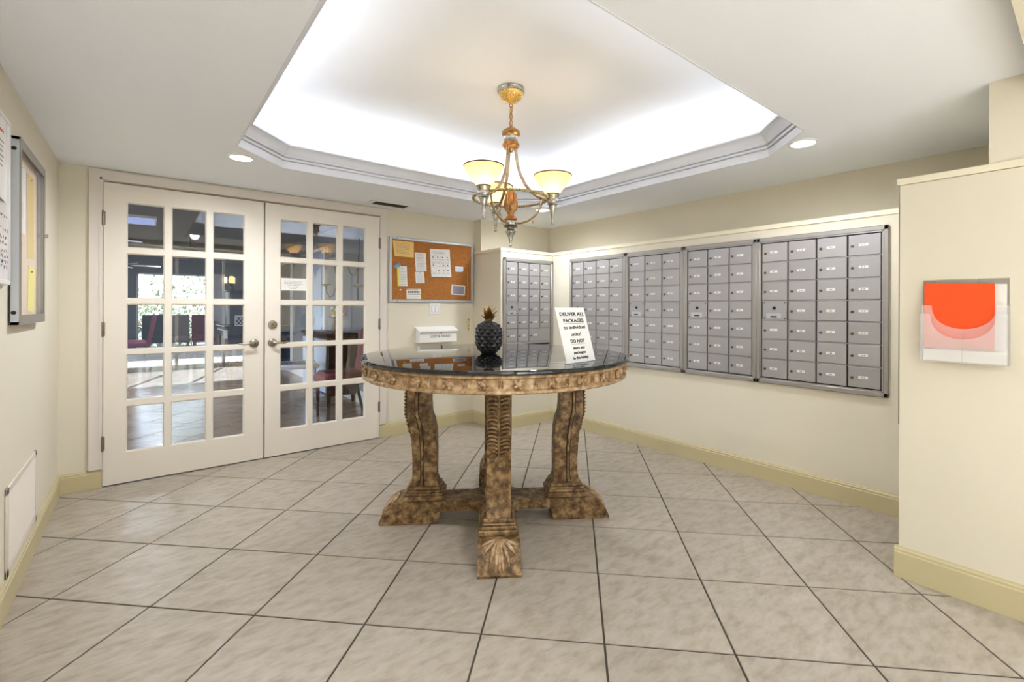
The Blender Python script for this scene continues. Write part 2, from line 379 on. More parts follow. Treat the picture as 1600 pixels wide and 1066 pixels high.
def lay(floor, x0, x1, y0, y1, m):
    h = T/2-G; full = None; sq = [ta*sx*h+tb*sy*h for sx, sy in ((-1, -1), (1, -1), (1, 1), (-1, 1))]
    for i in range(-30, 45):
        for j in range(-30, 45):
            c = TO+ta*T*(i+.5)+tb*T*(j+.5); poly = [tuple(c+p) for p in sq]
            if max(p[0] for p in poly) < x0 or min(p[0] for p in poly) > x1 or max(p[1] for p in poly) < y0 or min(p[1] for p in poly) > y1: continue
            cp = clip(poly, x0, x1, y0, y1)
            if len(cp) < 3: continue
            ins = all(x0 <= p[0] <= x1 and y0 <= p[1] <= y1 for p in poly)
            if ins:
                if full is None: full = tile_mesh([tuple(p) for p in sq], m)
                put('tile', full, floor, (c.x, c.y, 0))
            else:
                ar = abs(sum(cp[q-1][0]*cp[q][1]-cp[q][0]*cp[q-1][1] for q in range(len(cp))))/2
                if ar < 4e-4: continue
                put('tile', tile_mesh([(p[0]-c.x, p[1]-c.y) for p in cp], m), floor, (c.x, c.y, 0))
fl = struct(obj('floor', box((XL-.12, -2.5, -.06), (3.9, YD+.06, -.0035)), 'grout'))
lay(fl, XL-.02, 3.42, -2.5, YD+.05, 'tile')
flb = struct(obj('floor', box((-2.12, YD+.06, -.06), (3.9, 14.3, -.0035)), 'grout'))
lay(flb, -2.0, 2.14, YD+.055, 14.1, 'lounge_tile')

struct(obj('wall_left', box((XL-.12, -2.5, 0), (XL, YD, CEIL2)), 'wall'))
wb = struct(obj('wall_back', boxes(((XL-.12, YD, 0), (-.217, YD+.12, CEIL2)), ((1.682, YD, 0), (3.9, YD+.12, CEIL2)), ((-.217, YD, 2.04), (1.682, YD+.12, CEIL2))), 'wall'))
wr = struct(obj('wall_right', boxes(((3.655, .281, 1.76), (3.9, YD, CEIL2)), ((XS, 4.03, 1.76), (3.66, YD, CEIL2))), 'wall'))
struct(obj('wall_mailboxes', boxes(((XR, .4, 0), (3.9, YF+.02, 1.76)), ((XS, YF, 0), (3.9, YD, 1.76))), 'wall'))
struct(obj('trim_1', boxes(((XR-.008, .4, 1.76), (3.655, YF-.008, 1.79)), ((XS-.008, YF-.008, 1.76), (3.655, 4.03, 1.79)), ((XS-.008, 4.03, 1.76), (XS, YD, 1.79))), 'ledge'))
struct(obj('wall_pier', boxes(((XP, -2.5, 0), (3.9, .566, 1.76)), ((XP, -2.5, 1.79), (3.9, .281, CEIL2))), 'wall'))
struct(obj('trim_2', box((XP-.007, -2.5, 1.762), (3.9, .575, 1.79)), 'ledge'))
struct(obj('trim_3', boxes(((XP-.0008, .5655, .685), (XP+.03, .570, 1.762))), 'aluminium_dark'))
struct(obj('wall_header', box((XL, .0, 2.06), (XP, .155, CEIL2)), 'wall'))
# entrance front behind the camera: wall with a wide glazed opening
struct(obj('wall_front', boxes(((XL-.12, -2.62, 0), (-.3, -2.5, CEIL2)), ((2.0, -2.62, 0), (3.9, -2.5, CEIL2)), ((-.3, -2.62, 2.2), (2.0, -2.5, CEIL2))), 'wall'))
wn_ = struct(obj('window_1', boxes(*[((x-.025, -2.6, 0), (x+.025, -2.54, 2.15)) for x in (-.275, .475, 1.225, 1.975)], ((-.3, -2.6, 2.15), (2.0, -2.54, 2.2)), ((-.3, -2.6, 0), (2.0, -2.54, .1))), 'lounge_white'))
for x0, x1 in ((-.25, .45), (.5, 1.2), (1.25, 1.95)):
    for z0, z1 in ((.1, 2.15),): obj('pane', box((x0, -2.573, z0), (x1, -2.567, z1)), 'window_glass', wn_)

# ceiling with an octagonal tray
TX0, TX1, TY0, TY1, CH = .405, 2.93, .95, 3.38, .30
def octo(d):   # offset inwards by d (negative: outwards)
    k = CH + d*(2-math.sqrt(2))*0 ; t = d*math.tan(R(22.5))
    x0, x1, y0, y1 = TX0+d, TX1-d, TY0+d, TY1-d; c = CH - d*(2-2*math.cos(R(45)))*.0 - d*(2-math.sqrt(2))
    return [(x0+c, y0), (x1-c, y0), (x1, y0+c), (x1, y1-c), (x1-c, y1), (x0+c, y1), (x0, y1-c), (x0, y0+c)]
def sweep8(prof):  # closed profile (inward offset, z) round the octagon
    m = MB(); vs = []; k = len(prof)
    rings = [octo(d) for d, z in prof]
    for i in range(8):
        for q in range(k): vs.append((rings[q][i][0], rings[q][i][1], prof[q][1]))
    fs = [(i*k+q, ((i+1) % 8)*k+q, ((i+1) % 8)*k+(q+1) % k, i*k+(q+1) % k) for i in range(8) for q in range(k)]
    return m.add(vs, fs)
X0, X1, Y0, Y1 = XL-.1, 3.7, .05, YD+.05
def ring_face(z, inner, outer):    # flat annulus between an outer rectangle and the octagon
    a, b, c_, d_, e, f, g, h = inner
    P = [(X0, Y0), (X1, Y0), (X1, Y1), (X0, Y1)]
    vs = [(x, y, z) for x, y in inner+P]
    return vs, [(8, 9, 1, 0), (9, 2, 1), (9, 10, 3, 2), (10, 4, 3), (10, 11, 5, 4), (11, 6, 5), (11, 8, 7, 6), (8, 0, 7)]
mc = MB(); v_, f_ = ring_face(CEIL, octo(0), None); mc.add(v_, f_)
v_, f_ = ring_face(CEIL+.045, octo(-.001), None); mc.add(v_, f_)
ce = struct(obj('ceiling', mc, 'ceiling', smooth=0))
struct(obj('ceiling_tray', sweep8([(0, CEIL+.04), (-.24, CEIL+.04), (-.24, TRAY), (-.30, TRAY), (-.30, CEIL+.03), (0, CEIL+.03)]), 'tray_white', smooth=0))
struct(obj('ceiling_tray', MB().prism(octo(-.29), TRAY, TRAY+.05), 'tray_white', smooth=0))
struct(obj('trim_4', sweep8([(0, CEIL-.002), (.006, CEIL-.002), (.008, CEIL+.042), (.001, CEIL+.044), (.001, CEIL+.050), (.016, CEIL+.050), (.019, CEIL+.056), (.019, CEIL+.062), (.009, CEIL+.063), (.009, CEIL+.069), (.028, CEIL+.070), (.031, CEIL+.076), (.026, CEIL+.079), (.033, CEIL+.088), (.042, CEIL+.104), (.052, CEIL+.118), (.066, CEIL+.128), (.076, CEIL+.130), (.076, CEIL+.141), (.062, CEIL+.141), (.0, CEIL+.06)]), 'moulding', smooth=25))
struct(obj('ceiling_vestibule', box((XL, -2.5, 2.30), (XP, 0, 2.36)), 'ceiling'))
struct(obj('roof_sky_block', box((-2.3, -2.7, CEIL2), (4.0, 14.5, CEIL2+.12)), 'roofing'))  # unseen slab added over both rooms to block the sky

# baseboards
def baseboard(name, p0, p1, n, h=.125, m='wall_trim', th=.014):
    p0, p1, n = Vector(p0), Vector(p1), Vector(n); d = (p1-p0); L_ = d.length; d.normalize()
    prof = [(0, 0), (th, 0), (th, h-.026), (th*.8, h-.022), (th*.8, h-.012), (th*.45, h-.006), (th*.35, h), (0, h)]
    m_ = MB(); k = len(prof); vs = []
    for t in (0, L_):
        for a, z in prof:
            q = p0+d*t+n*a; vs.append((q.x, q.y, z))
    fs = [(i, (i+1) % k, k+(i+1) % k, k+i) for i in range(k)]+[tuple(range(k))[::-1], tuple(range(k, 2*k))]
    return struct(obj(name, m_.add(vs, fs), m, smooth=20))
baseboard('baseboard_left', (XL, -2.5), (XL, YD), (1, 0))
baseboard('baseboard_back', (XL, YD), (-.218, YD), (0, -1))
baseboard('baseboard_back', (1.684, YD), (XS, YD), (0, -1))
baseboard('baseboard_alcove', (XS, YF-.014), (XS, YD), (-1, 0))
baseboard('baseboard_alcove', (XS-.014, YF), (XR, YF), (0, -1))
baseboard('baseboard_right', (XR, .5), (XR, YF), (-1, 0))
baseboard('baseboard_pier', (XP, -2.5), (XP, .58), (-1, 0), h=.138)
baseboard('baseboard_pier', (XP, .566), (3.4, .566), (0, 1), h=.138)

# ------------------------------------------------------------------ french doors
struct(obj('door_casing', boxes(((-.283, YD-.02, .125), (-.217, YD, 2.107)), ((1.682, YD-.02, .125), (1.746, YD, 2.107)), ((-.217, YD-.02, 2.043), (1.682, YD, 2.107)),
       ((-.232, YD-.024, .125), (-.218, YD-.019, 2.058)), ((1.683, YD-.024, .125), (1.697, YD-.019, 2.058)), ((-.232, YD-.024, 2.044), (1.697, YD-.019, 2.058))), 'casing_paint'))
struct(obj('door_jamb', boxes(((-.217, YD-.012, 0), (-.2125, YD+.14, 2.043)), ((1.679, YD-.012, 0), (1.682, YD+.14, 2.043)), ((-.2125, YD+.03, 2.035), (1.679, YD+.14, 2.043)), ((-.2125, YD+.045, 2.01), (1.679, YD+.075, 2.036))), 'casing_paint'))
struct(obj('door_threshold', MB().prism([(YD-.02, -.001), (YD+.02, .007), (YD+.1, .007), (YD+.14, -.001)], -.2125, 1.679, Matrix(((0, 0, 1, 0), (1, 0, 0, 0), (0, 1, 0, 0), (0, 0, 0, 1)))), 'aluminium'))
def leaf_mesh(W, Z0, Z1, xs, zs):
    """one moulded leaf: openings xs (pairs) by zs (pairs), chamfered lips towards the lobby"""
    m = MB(); D, IN, LY = .042, .007, .012
    X = [0]+[x for p in xs for x in p]+[W]; Zc = [Z0]+[z for p in zs for z in p]+[Z1]
    for i in range(len(X)-1):
        for j in range(len(Zc)-1):
            x0, x1, z0, z1 = X[i], X[i+1], Zc[j], Zc[j+1]
            if i % 2 and j % 2:
                a = [(x0, 0, z0), (x1, 0, z0), (x1, 0, z1), (x0, 0, z1)]; b_ = [(x0+IN, LY, z0+IN), (x1-IN, LY, z0+IN), (x1-IN, LY, z1-IN), (x0+IN, LY, z1-IN)]
                c_ = [(p[0], D-LY, p[2]) for p in b_]; d_ = [(p[0], D, p[2]) for p in a]
                vs = a+b_+c_+d_
                m.add(vs, [(s+q, s+(q+1) % 4, s+4+(q+1) % 4, s+4+q) for s in (0, 4, 8) for q in range(4)])
            else:
                for y in (0, D): m.add([(x0, y, z0), (x1, y, z0), (x1, y, z1), (x0, y, z1)], [(0, 1, 2, 3)])
    for pts in ([(0, 0, Z0), (W, 0, Z0), (W, D, Z0), (0, D, Z0)], [(0, 0, Z1), (W, 0, Z1), (W, D, Z1), (0, D, Z1)], [(0, 0, Z0), (0, D, Z0), (0, D, Z1), (0, 0, Z1)], [(W, 0, Z0), (W, D, Z0), (W, D, Z1), (W, 0, Z1)]):
        m.add(pts, [(0, 1, 2, 3)])
    me = bpy.data.meshes.new('door_leaf'); me.from_pydata(m.v, [], m.f)
    bm = bmesh.new(); bm.from_mesh(me); bmesh.ops.remove_doubles(bm, verts=bm.verts[:], dist=1e-5); bmesh.ops.recalc_face_normals(bm, faces=bm.faces[:]); bm.to_mesh(me); bm.free()
    me.materials.append(MATS['door_paint']); return me
def lever(parent, x, z, s):     # round rose, neck and waved lever; s = direction of the lever
    Rm = Matrix.Translation((x, 0, z)) @ Matrix.Rotation(R(90), 4, 'X')
    h = obj('handle', MB().lathe([(.033, 0), (.033, .006), (.028, .011), (.016, .013), (.0115, .02), (.0115, .046), (0, .05)], 28, M=Rm), 'satin_nickel', parent)
    obj('lever', MB().tube([(x, -.042, z), (x+s*.018, -.05, z+.001), (x+s*.045, -.05, z+.002), (x+s*.075, -.048, z-.003), (x+s*.1, -.047, z+.004), (x+s*.113, -.045, z+.002)], [.010, .0095, .0085, .0078, .007, .004], 10, flat=1.0), 'satin_nickel', h)
    obj('keyhole', MB().lathe([(.006, 0), (.006, .0012), (0, .0012)], 12, M=Matrix.Translation((x, -.05, z)) @ Matrix.Rotation(R(90), 4, 'X')), 'dark_gap', h)
def hinge(parent, x, z):
    hg = obj('hinge', MB().lathe([(.0001, -.052), (.004, -.05), (.0062, -.046), (.0062, .046), (.004, .05), (.0001, .052)], 10, (x, -.005, z)), 'hinge_metal', parent)
    obj('hinge_leaf', box((x-.012, -.0012, z-.045), (x+.012, .0, z+.045)), 'hinge_metal', hg)
ZS = [(.212, .526), (.564, .877), (.908, 1.220), (1.255, 1.565), (1.603, 1.912)]
def door(nm, x, W, xs, hx, s, hinge_x):
    d = struct(put(nm, leaf_mesh(W, .009, 2.029, xs, ZS), None, (x, YD-.018, 0)))
    shared = {}
    for a, b_ in xs:
        for z0, z1 in ZS:
            obj('pane', box((a+.006, .0185, z0+.006), (b_-.006, .0235, z1-.006)), 'door_glass', d, smooth=0)
    lever(d, hx, .918, s)
    for z in (1.79, 1.05, .29): hinge(d, hinge_x, z)
    return d
d1 = door('door_1', -.211, .944, [(.116, .322), (.360, .569), (.608, .814)], .879, -1, -.003)
d2 = door('door_2', .744, .933, [(.109, .317), (.355, .561), (.601, .805)], .053, 1, .937)
db = obj('deadbolt', MB().lathe([(.033, 0), (.033, .009), (.029, .015), (.022, .016), (.02, .019), (0, .019)], 28, M=Matrix.Translation((.053, 0, 1.062)) @ Matrix.Rotation(R(90), 4, 'X')), 'satin_nickel', d2)
obj('keyhole', box((.0505, -.0205, 1.052), (.0555, -.0185, 1.066)), 'dark_gap', db)
obj('astragal', box((.9375, .0415, .01), (.975, .05, 2.03)), 'casing_paint', d1)
obj('flush_stop', box((.475, .002, .0), (.49, .02, .012)), 'dark_gap', d1)
# notice stuck on the pane of the right door
nt_ = thing('door_notice', 'white printed notice taped to a pane of the right glass door', 'notice', (.954, YD-.001, 1.388))
obj('sheet', box((-.1, -.002, -.05), (.1, 0, .05)), 'paper_white', nt_)
for z, w_ in ((.027, .07), (.016, .068), (.004, .07), (-.008, .045), (-.022, .04), (-.034, .025)):
    m_ = MB(); x = -w_
    while x < w_:
        l = random.uniform(.008, .02); m_.box((x, -.0025, z-.0016), (min(w_, x+l), -.0018, z+.0016)); x += l+.004
    obj('print_line', m_, 'grey_ink', nt_)

# ------------------------------------------------------------------ mailboxes
def mailbox_doors():
    return MB()
PX, PZ = .1665, .1372
def numberish(m_, x, z, wd, rnd):
    for k in range(3): m_.box((x-wd*.28+k*wd*.2, -.0182, z-.0032), (x-wd*.28+k*wd*.2+wd*.13*rnd.uniform(.6, 1), -.0175, z+.0032))
_cache = {}
def mail_door(unit, x, z, wd, hd, lab=True):
    key = (round(wd, 4), round(hd, 4))
    if key not in _cache:
        g = .0043
        _cache[key] = (MB().box((g, -.016, g), (wd-g, -.002, hd-g), .0022).mesh('mailbox_door', 'mail_door', 30),
                       MB().lathe([(.0085, 0), (.0085, .004), (.0065, .0062), (0, .0062)], 14, M=Matrix.Translation((.0255, -.016, hd*.46)) @ Matrix.Rotation(R(90), 4, 'X')).box((.0245, -.0226, hd*.46-.005), (.0265, -.0221, hd*.46+.005)).mesh('lock', 'lock_brass', 30),
                       MB().box((.058, -.0172, hd*.5-.0075), (.058+.049, -.0158, hd*.5+.0075), .001).mesh('label_plate', 'paper_white', 0))
    a, b_, c_ = _cache[key]
    d = put('mailbox_door', a, unit, (x, 0, z))
    put('lock', b_, d); lp = put('label_plate', c_, d)
    if lab:
        r_ = random.Random(x*91+z*17)
        if len(_nums) < 12:
            m_ = MB(); numberish(m_, .0825, hd*.5, .036, r_); _nums.append(m_.mesh('label_print', 'grey_ink', 0))
        put('label_print', r_.choice(_nums), d, (0, 0, 0))
_nums = []
def usps_panel(unit, x, z):
    g = .003
    p = obj('lock_panel', box((x+g, -.013, z+g), (x+PX-g, -.002, z+PZ-g), .002), 'mail_door', unit)
    for sx in (.016, PX-.016):
        for sz in (.014, PZ-.016): obj('screw', MB().lathe([(.0055, 0), (.0055, .0015), (.003, .003), (0, .003)], 10, M=Matrix.Translation((x+sx, -.013, z+sz)) @ Matrix.Rotation(R(90), 4, 'X')), 'lock_brass', p)
    obj('lock_hole', MB().lathe([(.011, 0), (.011, .003), (.007, .003), (.006, .001), (0, .001)], 16, M=Matrix.Translation((x+.082, -.013, z+.085)) @ Matrix.Rotation(R(90), 4, 'X')), 'dark_gap', p)
    obj('name_plate', box((x+.03, -.0155, z+.012), (x+.128, -.0125, z+.05), .001), 'aluminium', p)
    obj('key_slot', box((x+.058, -.0165, z+.02), (x+.1, -.015, z+.03)), 'dark_gap', p)
def mailbox_unit(label, loc, rz, wd, cols, rows, z0, z1, special=None):
    u = thing('mailbox_unit', label, 'mailboxes', loc, rz, 'mailbox banks set into the cream walls')
    ff = .030
    fr = MB()
    # outer flange with a bevelled section, inner reveal, dark back
    for a, b_ in (((0, -.022, z0), (wd, 0, z0+ff)), ((0, -.022, z1-ff), (wd, 0, z1)), ((0, -.022, z0), (ff*.8, 0, z1)), ((wd-ff*.8, -.022, z0), (wd, 0, z1))): fr.box(a, b_, .004)
    obj('frame', fr, 'mail_frame', u)
    obj('inner_frame', boxes(*[((ff*.8, -.0185, z0+ff), (ff*.8+.007, -.001, z1-ff)), ((wd-ff*.8-.007, -.0185, z0+ff), (wd-ff*.8, -.001, z1-ff)), ((ff*.8, -.0185, z0+ff), (wd-ff*.8, -.001, z0+ff+.007)), ((ff*.8, -.0185, z1-ff-.007), (wd-ff*.8, -.001, z1-ff))]), 'steel', u)
    obj('backing', box((ff*.5, -.002, z0+.01), (wd-ff*.5, -.0005, z1-.01)), 'dark_gap', u)
    xa = ff*.8+.009; za = z0+ff+.009; px = (wd-2*xa)/cols; pz = (z1-ff-.009-za)/rows
    # divider bars: horizontal ones show bright between the doors
    obj('divider', boxes(*[((xa, -.0125, za+pz*j-.0028), (wd-xa, -.001, za+pz*j+.0028)) for j in range(1, rows)]), 'steel', u)
    for j in range(rows):
        for i in range(cols):
            z = z1-ff-.009-pz*(j+1); x = xa+px*i
            if special and (i, j) in special:
                sp = special[(i, j)]
                if sp == 'lock': usps_panel(u, x+(px-PX)/2, z+(pz-PZ)/2)
                elif sp == 'wide': mail_door(u, x, z, px*2, pz)
                elif sp == 'slot':
                    o_ = obj('mail_slot_panel', box((x+.003, -.014, z+.003), (x+px*cols-.003, -.002, z+pz-.003), .002), 'mail_door', u)
                    obj('slot', box((x+.05, -.0165, z+pz*.72), (x+px*cols-.012, -.0135, z+pz*.86)), 'dark_gap', o_)
                continue
            mail_door(u, x, z, px, pz)
    return u
MZ0, MZ1 = .682, 1.700
mailbox_unit('four-column grey mailbox bank facing the doors, left of the inside corner, with mail slot', (2.737, YF, 0), 0, .655, 4, 7, MZ0, MZ1, {(0, 3): 'lock', (2, 5): 'wide', (3, 5): '', (0, 6): 'slot', (1, 6): '', (2, 6): '', (3, 6): ''})
mailbox_unit('four-column grey mailbox bank on the right wall beside the corner, behind the sign', (XR, 3.405, 0), -PI/2, .715, 4, 7, MZ0, MZ1, {(0, 3): 'lock'})
mailbox_unit('three-column grey mailbox bank, second from the corner on the right wall', (XR, 2.690, 0), -PI/2, .582, 3, 7, MZ0, MZ1, {(0, 3): 'lock'})
mailbox_unit('three-column grey mailbox bank next to the large bank nearest the pier', (XR, 2.107, 0), -PI/2, .577, 3, 7, MZ0, MZ1, {(0, 3): 'lock'})
mailbox_unit('large four-column grey mailbox bank nearest the pier on the right wall', (XR, 1.530, 0), -PI/2, .756, 4, 7, MZ0, MZ1, {(0, 3): 'lock'})

# ------------------------------------------------------------------ round table
TX, TY, TZ = 1.596, 2.206, .937
tb_ = thing('round_table', 'round pedestal table with black granite top on four carved gilded legs', 'table', (TX, TY, 0), math.atan2(-.563, .826))
obj('tabletop', MB().lathe([(0, TZ-.021), (.735, TZ-.021), (.750, TZ-.019), (.754, TZ-.014), (.754, TZ-.006), (.750, TZ-.001), (.744, TZ), (0, TZ)], 96), 'granite', tb_, smooth=30)
ap = obj('apron', MB().ring([(.722, TZ-.021), (.738, TZ-.021), (.742, TZ-.026), (.742, TZ-.034), (.732, TZ-.037), (.729, TZ-.041), (.729, TZ-.083), (.734, TZ-.087), (.741, TZ-.09), (.742, TZ-.1), (.736, TZ-.105), (.722, TZ-.105)], 96), 'bronze_light', tb_, smooth=30)
ros = MB().ball((0, 0, 0), (.011, .020, .017), n=10, k=5)
for k in range(5):
    a = 2*PI*k/5; ros.ball((.006, .02*math.cos(a), .017*math.sin(a)), (.008, .0075, .0075), n=6, k=4)
ros_me = ros.mesh('rosette', 'bronze_light', 60)
bar = MB().ball((0, -.008, 0), (.007, .0035, .019), n=6, k=4).ball((0, .008, 0), (.007, .0035, .019), n=6, k=4).ball((0, 0, .004), (.009, .004, .012), n=6, k=4)
bar_me = bar.mesh('acanthus_bar', 'bronze_light', 60)
NR = 30
for k in range(NR):
    a = 2*PI*k/NR
    put('rosette', ros_me, ap, (.731*math.cos(a), .731*math.sin(a), TZ-.062), (0, 0, a))
    a += PI/NR; put('acanthus_bar', bar_me, ap, (.729*math.cos(a), .729*math.sin(a), TZ-.062), (0, 0, a))
obj('top_frame', MB().ring([(.45, TZ-.022), (.725, TZ-.022), (.725, TZ-.09), (.45, TZ-.07)], 48), 'bronze_dark', tb_)
# cross base with filleted inner corners, raised clear of the floor between the feet
HW = .098
def cross(hw, rmax, fil, n=5):
    P = []
    for q in range(4):
        c_, s_ = math.cos(q*PI/2), math.sin(q*PI/2); rot = lambda x, y: (x*c_-y*s_, x*s_+y*c_)
        P += [rot(rmax, -hw), rot(rmax, hw)]
        for i in range(n+1):
            a = R(270)-R(90)*i/n; P.append(rot(hw+fil+fil*math.cos(a), hw+fil+fil*math.sin(a)))
    return P
obj('base', MB().prism(cross(.085, .46, .07), .062, .118), 'bronze_wash', tb_)
foot_prof = [(.645, 0), (.648, .012), (.640, .03), (.625, .06), (.602, .09), (.575, .112), (.545, .124), (.31, .124), (.31, .07), (.325, .0)]
foot = MB().prism(foot_prof, -HW, HW, Matrix(((1, 0, 0, 0), (0, 0, -1, 0), (0, 1, 0, 0), (0, 0, 0, 1))))
foot_me = foot.mesh('foot', 'bronze_wash', 35)
def foot_pt(t):   # along the sloping toe, t=0 at the toe, 1 at the shoulder
    P = [(.646, .006), (.640, .03), (.625, .06), (.602, .09), (.575, .112), (.545, .124)]
    k = min(4, int(t*5)); u = t*5-k; return P[k][0]*(1-u)+P[k+1][0]*u, P[k][1]*(1-u)+P[k+1][1]*u
ac = MB()
for s_ in (-1, 1):
    for (w0, w1, w2, t1, t2) in ((.004, .012, .018, .5, .08), (.006, .034, .045, .62, .28), (.008, .052, .074, .78, .52), (.01, .05, .078, .93, .78)):
        pts = []
        for i in range(7):
            u = i/6; ww = (1-u)**2*w0+2*u*(1-u)*w1+u*u*w2; tt = (1-u)**2*.97+2*u*(1-u)*t1+u*u*t2
            r_, z_ = foot_pt(tt); pts.append((r_+.002, s_*ww, z_+.002))
        ac.tube(pts, [.004, .007, .009, .0095, .009, .007, .002], 6)
pts = [(foot_pt(t)[0]+.003, 0, foot_pt(t)[1]+.003) for t in (.97, .75, .5, .25, .06)]
ac.tube(pts, [.005, .007, .009, .008, .003], 6)
ac_me = ac.mesh('foot_carving', 'bronze_light', 60)
# S-curved leg: outer and inner outlines (r, z)
leg_o = [(.492, .19), (.486, .205), (.474, .23), (.470, .27), (.470, .34), (.474, .42), (.482, .50), (.490, .555), (.502, .60), (.502, .66), (.500, .72), (.496, .78), (.486, .84)]
leg_i = [(.318, .19), (.326, .205), (.336, .23), (.337, .27), (.335, .34), (.336, .42), (.340, .50), (.350, .555), (.366, .60), (.371, .66), (.371, .72), (.370, .78), (.368, .84)]
LW = .058
Mx = Matrix(((1, 0, 0, 0), (0, 0, -1, 0), (0, 1, 0, 0), (0, 0, 0, 1)))
leg = MB()
vs = []; n_ = len(leg_o)
for (ro, z), (ri, z2) in zip(leg_o, leg_i): vs += [(ro, -LW, z), (ro, LW, z), (ri, LW, z), (ri, -LW, z)]
fs = [(i*4+q, i*4+(q+1) % 4, i*4+4+(q+1) % 4, i*4+4+q) for i in range(n_-1) for q in range(4)]+[(0, 1, 2, 3), tuple(4*(n_-1)+q for q in range(4))]
leg.add(vs, fs); leg_me = leg.mesh('leg', 'bronze_wash', 40)
def side_strip(f0, f1, dep):
    m_ = MB()
    for sg in (-1, 1):
        vs = []
        for (ro, z), (ri, _) in zip(leg_o[1:], leg_i[1:]):
            a = ro+(ri-ro)*f0; b_ = ro+(ri-ro)*f1; y0, y1 = sg*(LW-.002), sg*(LW+dep)
            vs += [(a, y0, z), (a, y1, z), (b_, y1, z), (b_, y0, z)]
        k = len(leg_o)-1
        m_.add(vs, [(i*4+q, i*4+(q+1) % 4, i*4+4+(q+1) % 4, i*4+4+q) for i in range(k-1) for q in range(4)]+[(0, 1, 2, 3), tuple(4*(k-1)+q for q in range(4))])
    return m_
reed_me = side_strip(.36, .46, .006).mesh('reed', 'bronze_wash', 40)
line = side_strip(.325, .355, .0012); l2 = side_strip(.465, .495, .0012); line.add(l2.v, l2.f); line_me = line.mesh('groove_line', 'groove', 40)
carv = MB()      # hanging acanthus leaf on the outer face and its twin on the inner face
def at_z(tab, z):
    for (r0, z0), (r1, z1) in zip(tab, tab[1:]):
        if z0 <= z <= z1: return r0+(r1-r0)*(z-z0)/(z1-z0)
    return tab[-1][0]
for k in range(18):
    zc = .488+k*.0196
    for s_ in (-1, 1):
        pts = []
        for i in range(6):
            u = i/5; yy = s_*(.004+.05*u*(1.0 if k > 1 else .7)); zz = min(.838, zc+.034*u-.03*u*u*u); pts.append((at_z(leg_o, zz)+.005+.009*math.sin(PI*u), yy, zz))
        carv.tube(pts, [.004, .0062, .0072, .0068, .0055, .0025], 6)
carv.tube([(at_z(leg_o, z)+.005, 0, z) for z in (.475, .55, .62, .70, .78, .835)], [.004, .006, .006, .006, .006, .005], 6)
for s_ in (-1, 1): carv.ball((at_z(leg_o, .478)+.003, s_*.012, .474), (.008, .011, .016), n=8, k=5)
carv_me = carv.mesh('leaf_carving', 'bronze_mid', 60)
scroll = MB().lathe([(.048, -LW-.004), (.056, -LW), (.056, LW), (.048, LW+.004)], 24, M=Matrix.Translation((.372, 0, .822)) @ Matrix.Rotation(R(90), 4, 'X'))
scroll.lathe([(.036, -LW-.009), (.042, -LW-.004), (.042, LW+.004), (.036, LW+.009)], 20, M=Matrix.Translation((.372, 0, .822)) @ Matrix.Rotation(R(90), 4, 'X'))
scroll_me = scroll.mesh('scroll', 'bronze_wash', 40)
pl = MB()
for a, b_, z0, z1 in ((.115, .094, .124, .150), (.106, .086, .150, .166), (.100, .080, .166, .178), (.092, .072, .178, .196)):
    pl.box((.405-a, -b_, z0), (.405+a, b_, z1), .004)
pl_me = pl.mesh('plinth', 'bronze_wash', 30)
for q in range(4):
    a = q*PI/2
    f_ = put('foot', foot_me, tb_, (0, 0, 0), (0, 0, a)); put('foot_carving', ac_me, f_)
    l_ = put('leg', leg_me, tb_, (0, 0, 0), (0, 0, a))
    for nm, me_ in (('reed', reed_me), ('groove_line', line_me), ('leaf_carving', carv_me), ('scroll', scroll_me), ('plinth', pl_me)): put(nm, me_, l_)

# ------------------------------------------------------------------ pineapple
pa = thing('pineapple_ornament', 'black ceramic pineapple ornament with gold leaf crown on the granite table', 'ornament', (1.561, 2.232, TZ), R(20))
rows, cols = 9, 11
def pr(t):     # body radius at height fraction
    return .0715*(max(0, 1-abs(2*t-1.0)**3.3))**.5+.001
PH = .190; bod = MB(); vs = []; fs = []
def rad_at(t): return max(pr(min(max(t, .06), .97)), .02)
grid = {}
for j in range(rows+1):
    t = .03+.95*j/rows
    for i in range(cols):
        a = 2*PI*(i+(.5 if j % 2 else 0))/cols; r_ = rad_at(t); grid[(j, i)] = len(vs); vs.append((r_*math.cos(a), r_*math.sin(a), PH*t))
for j in range(1, rows):
    for i in range(cols):
        t = .03+.95*j/rows; a = 2*PI*(i+(0 if j % 2 else .5))/cols; r_ = rad_at(t)+.0105*min(1, rad_at(t)/.06)
        L_ = grid[(j, i if j % 2 == 0 else (i-1) % cols)]; Rr = grid[(j, (i+1) % cols if j % 2 == 0 else i)]
        up = grid[(j+1, i)]; dn = grid[(j-1, i)]
        c_ = len(vs); vs.append((r_*math.cos(a), r_*math.sin(a), PH*t+.002))
        fs += [(L_, dn, c_), (dn, Rr, c_), (Rr, up, c_), (up, L_, c_)]
bod.add(vs, fs)
bod.lathe([(.0001, 0), (.040, 0), (.045, .004), (.052, .014), (.04, .03), (.0001, .03)], 22).lathe([(.0001, .165), (.045, .174), (.034, .186), (.02, .193), (.0001, .194)], 18)
obj('body', bod, 'pineapple_black', pa, smooth=0)
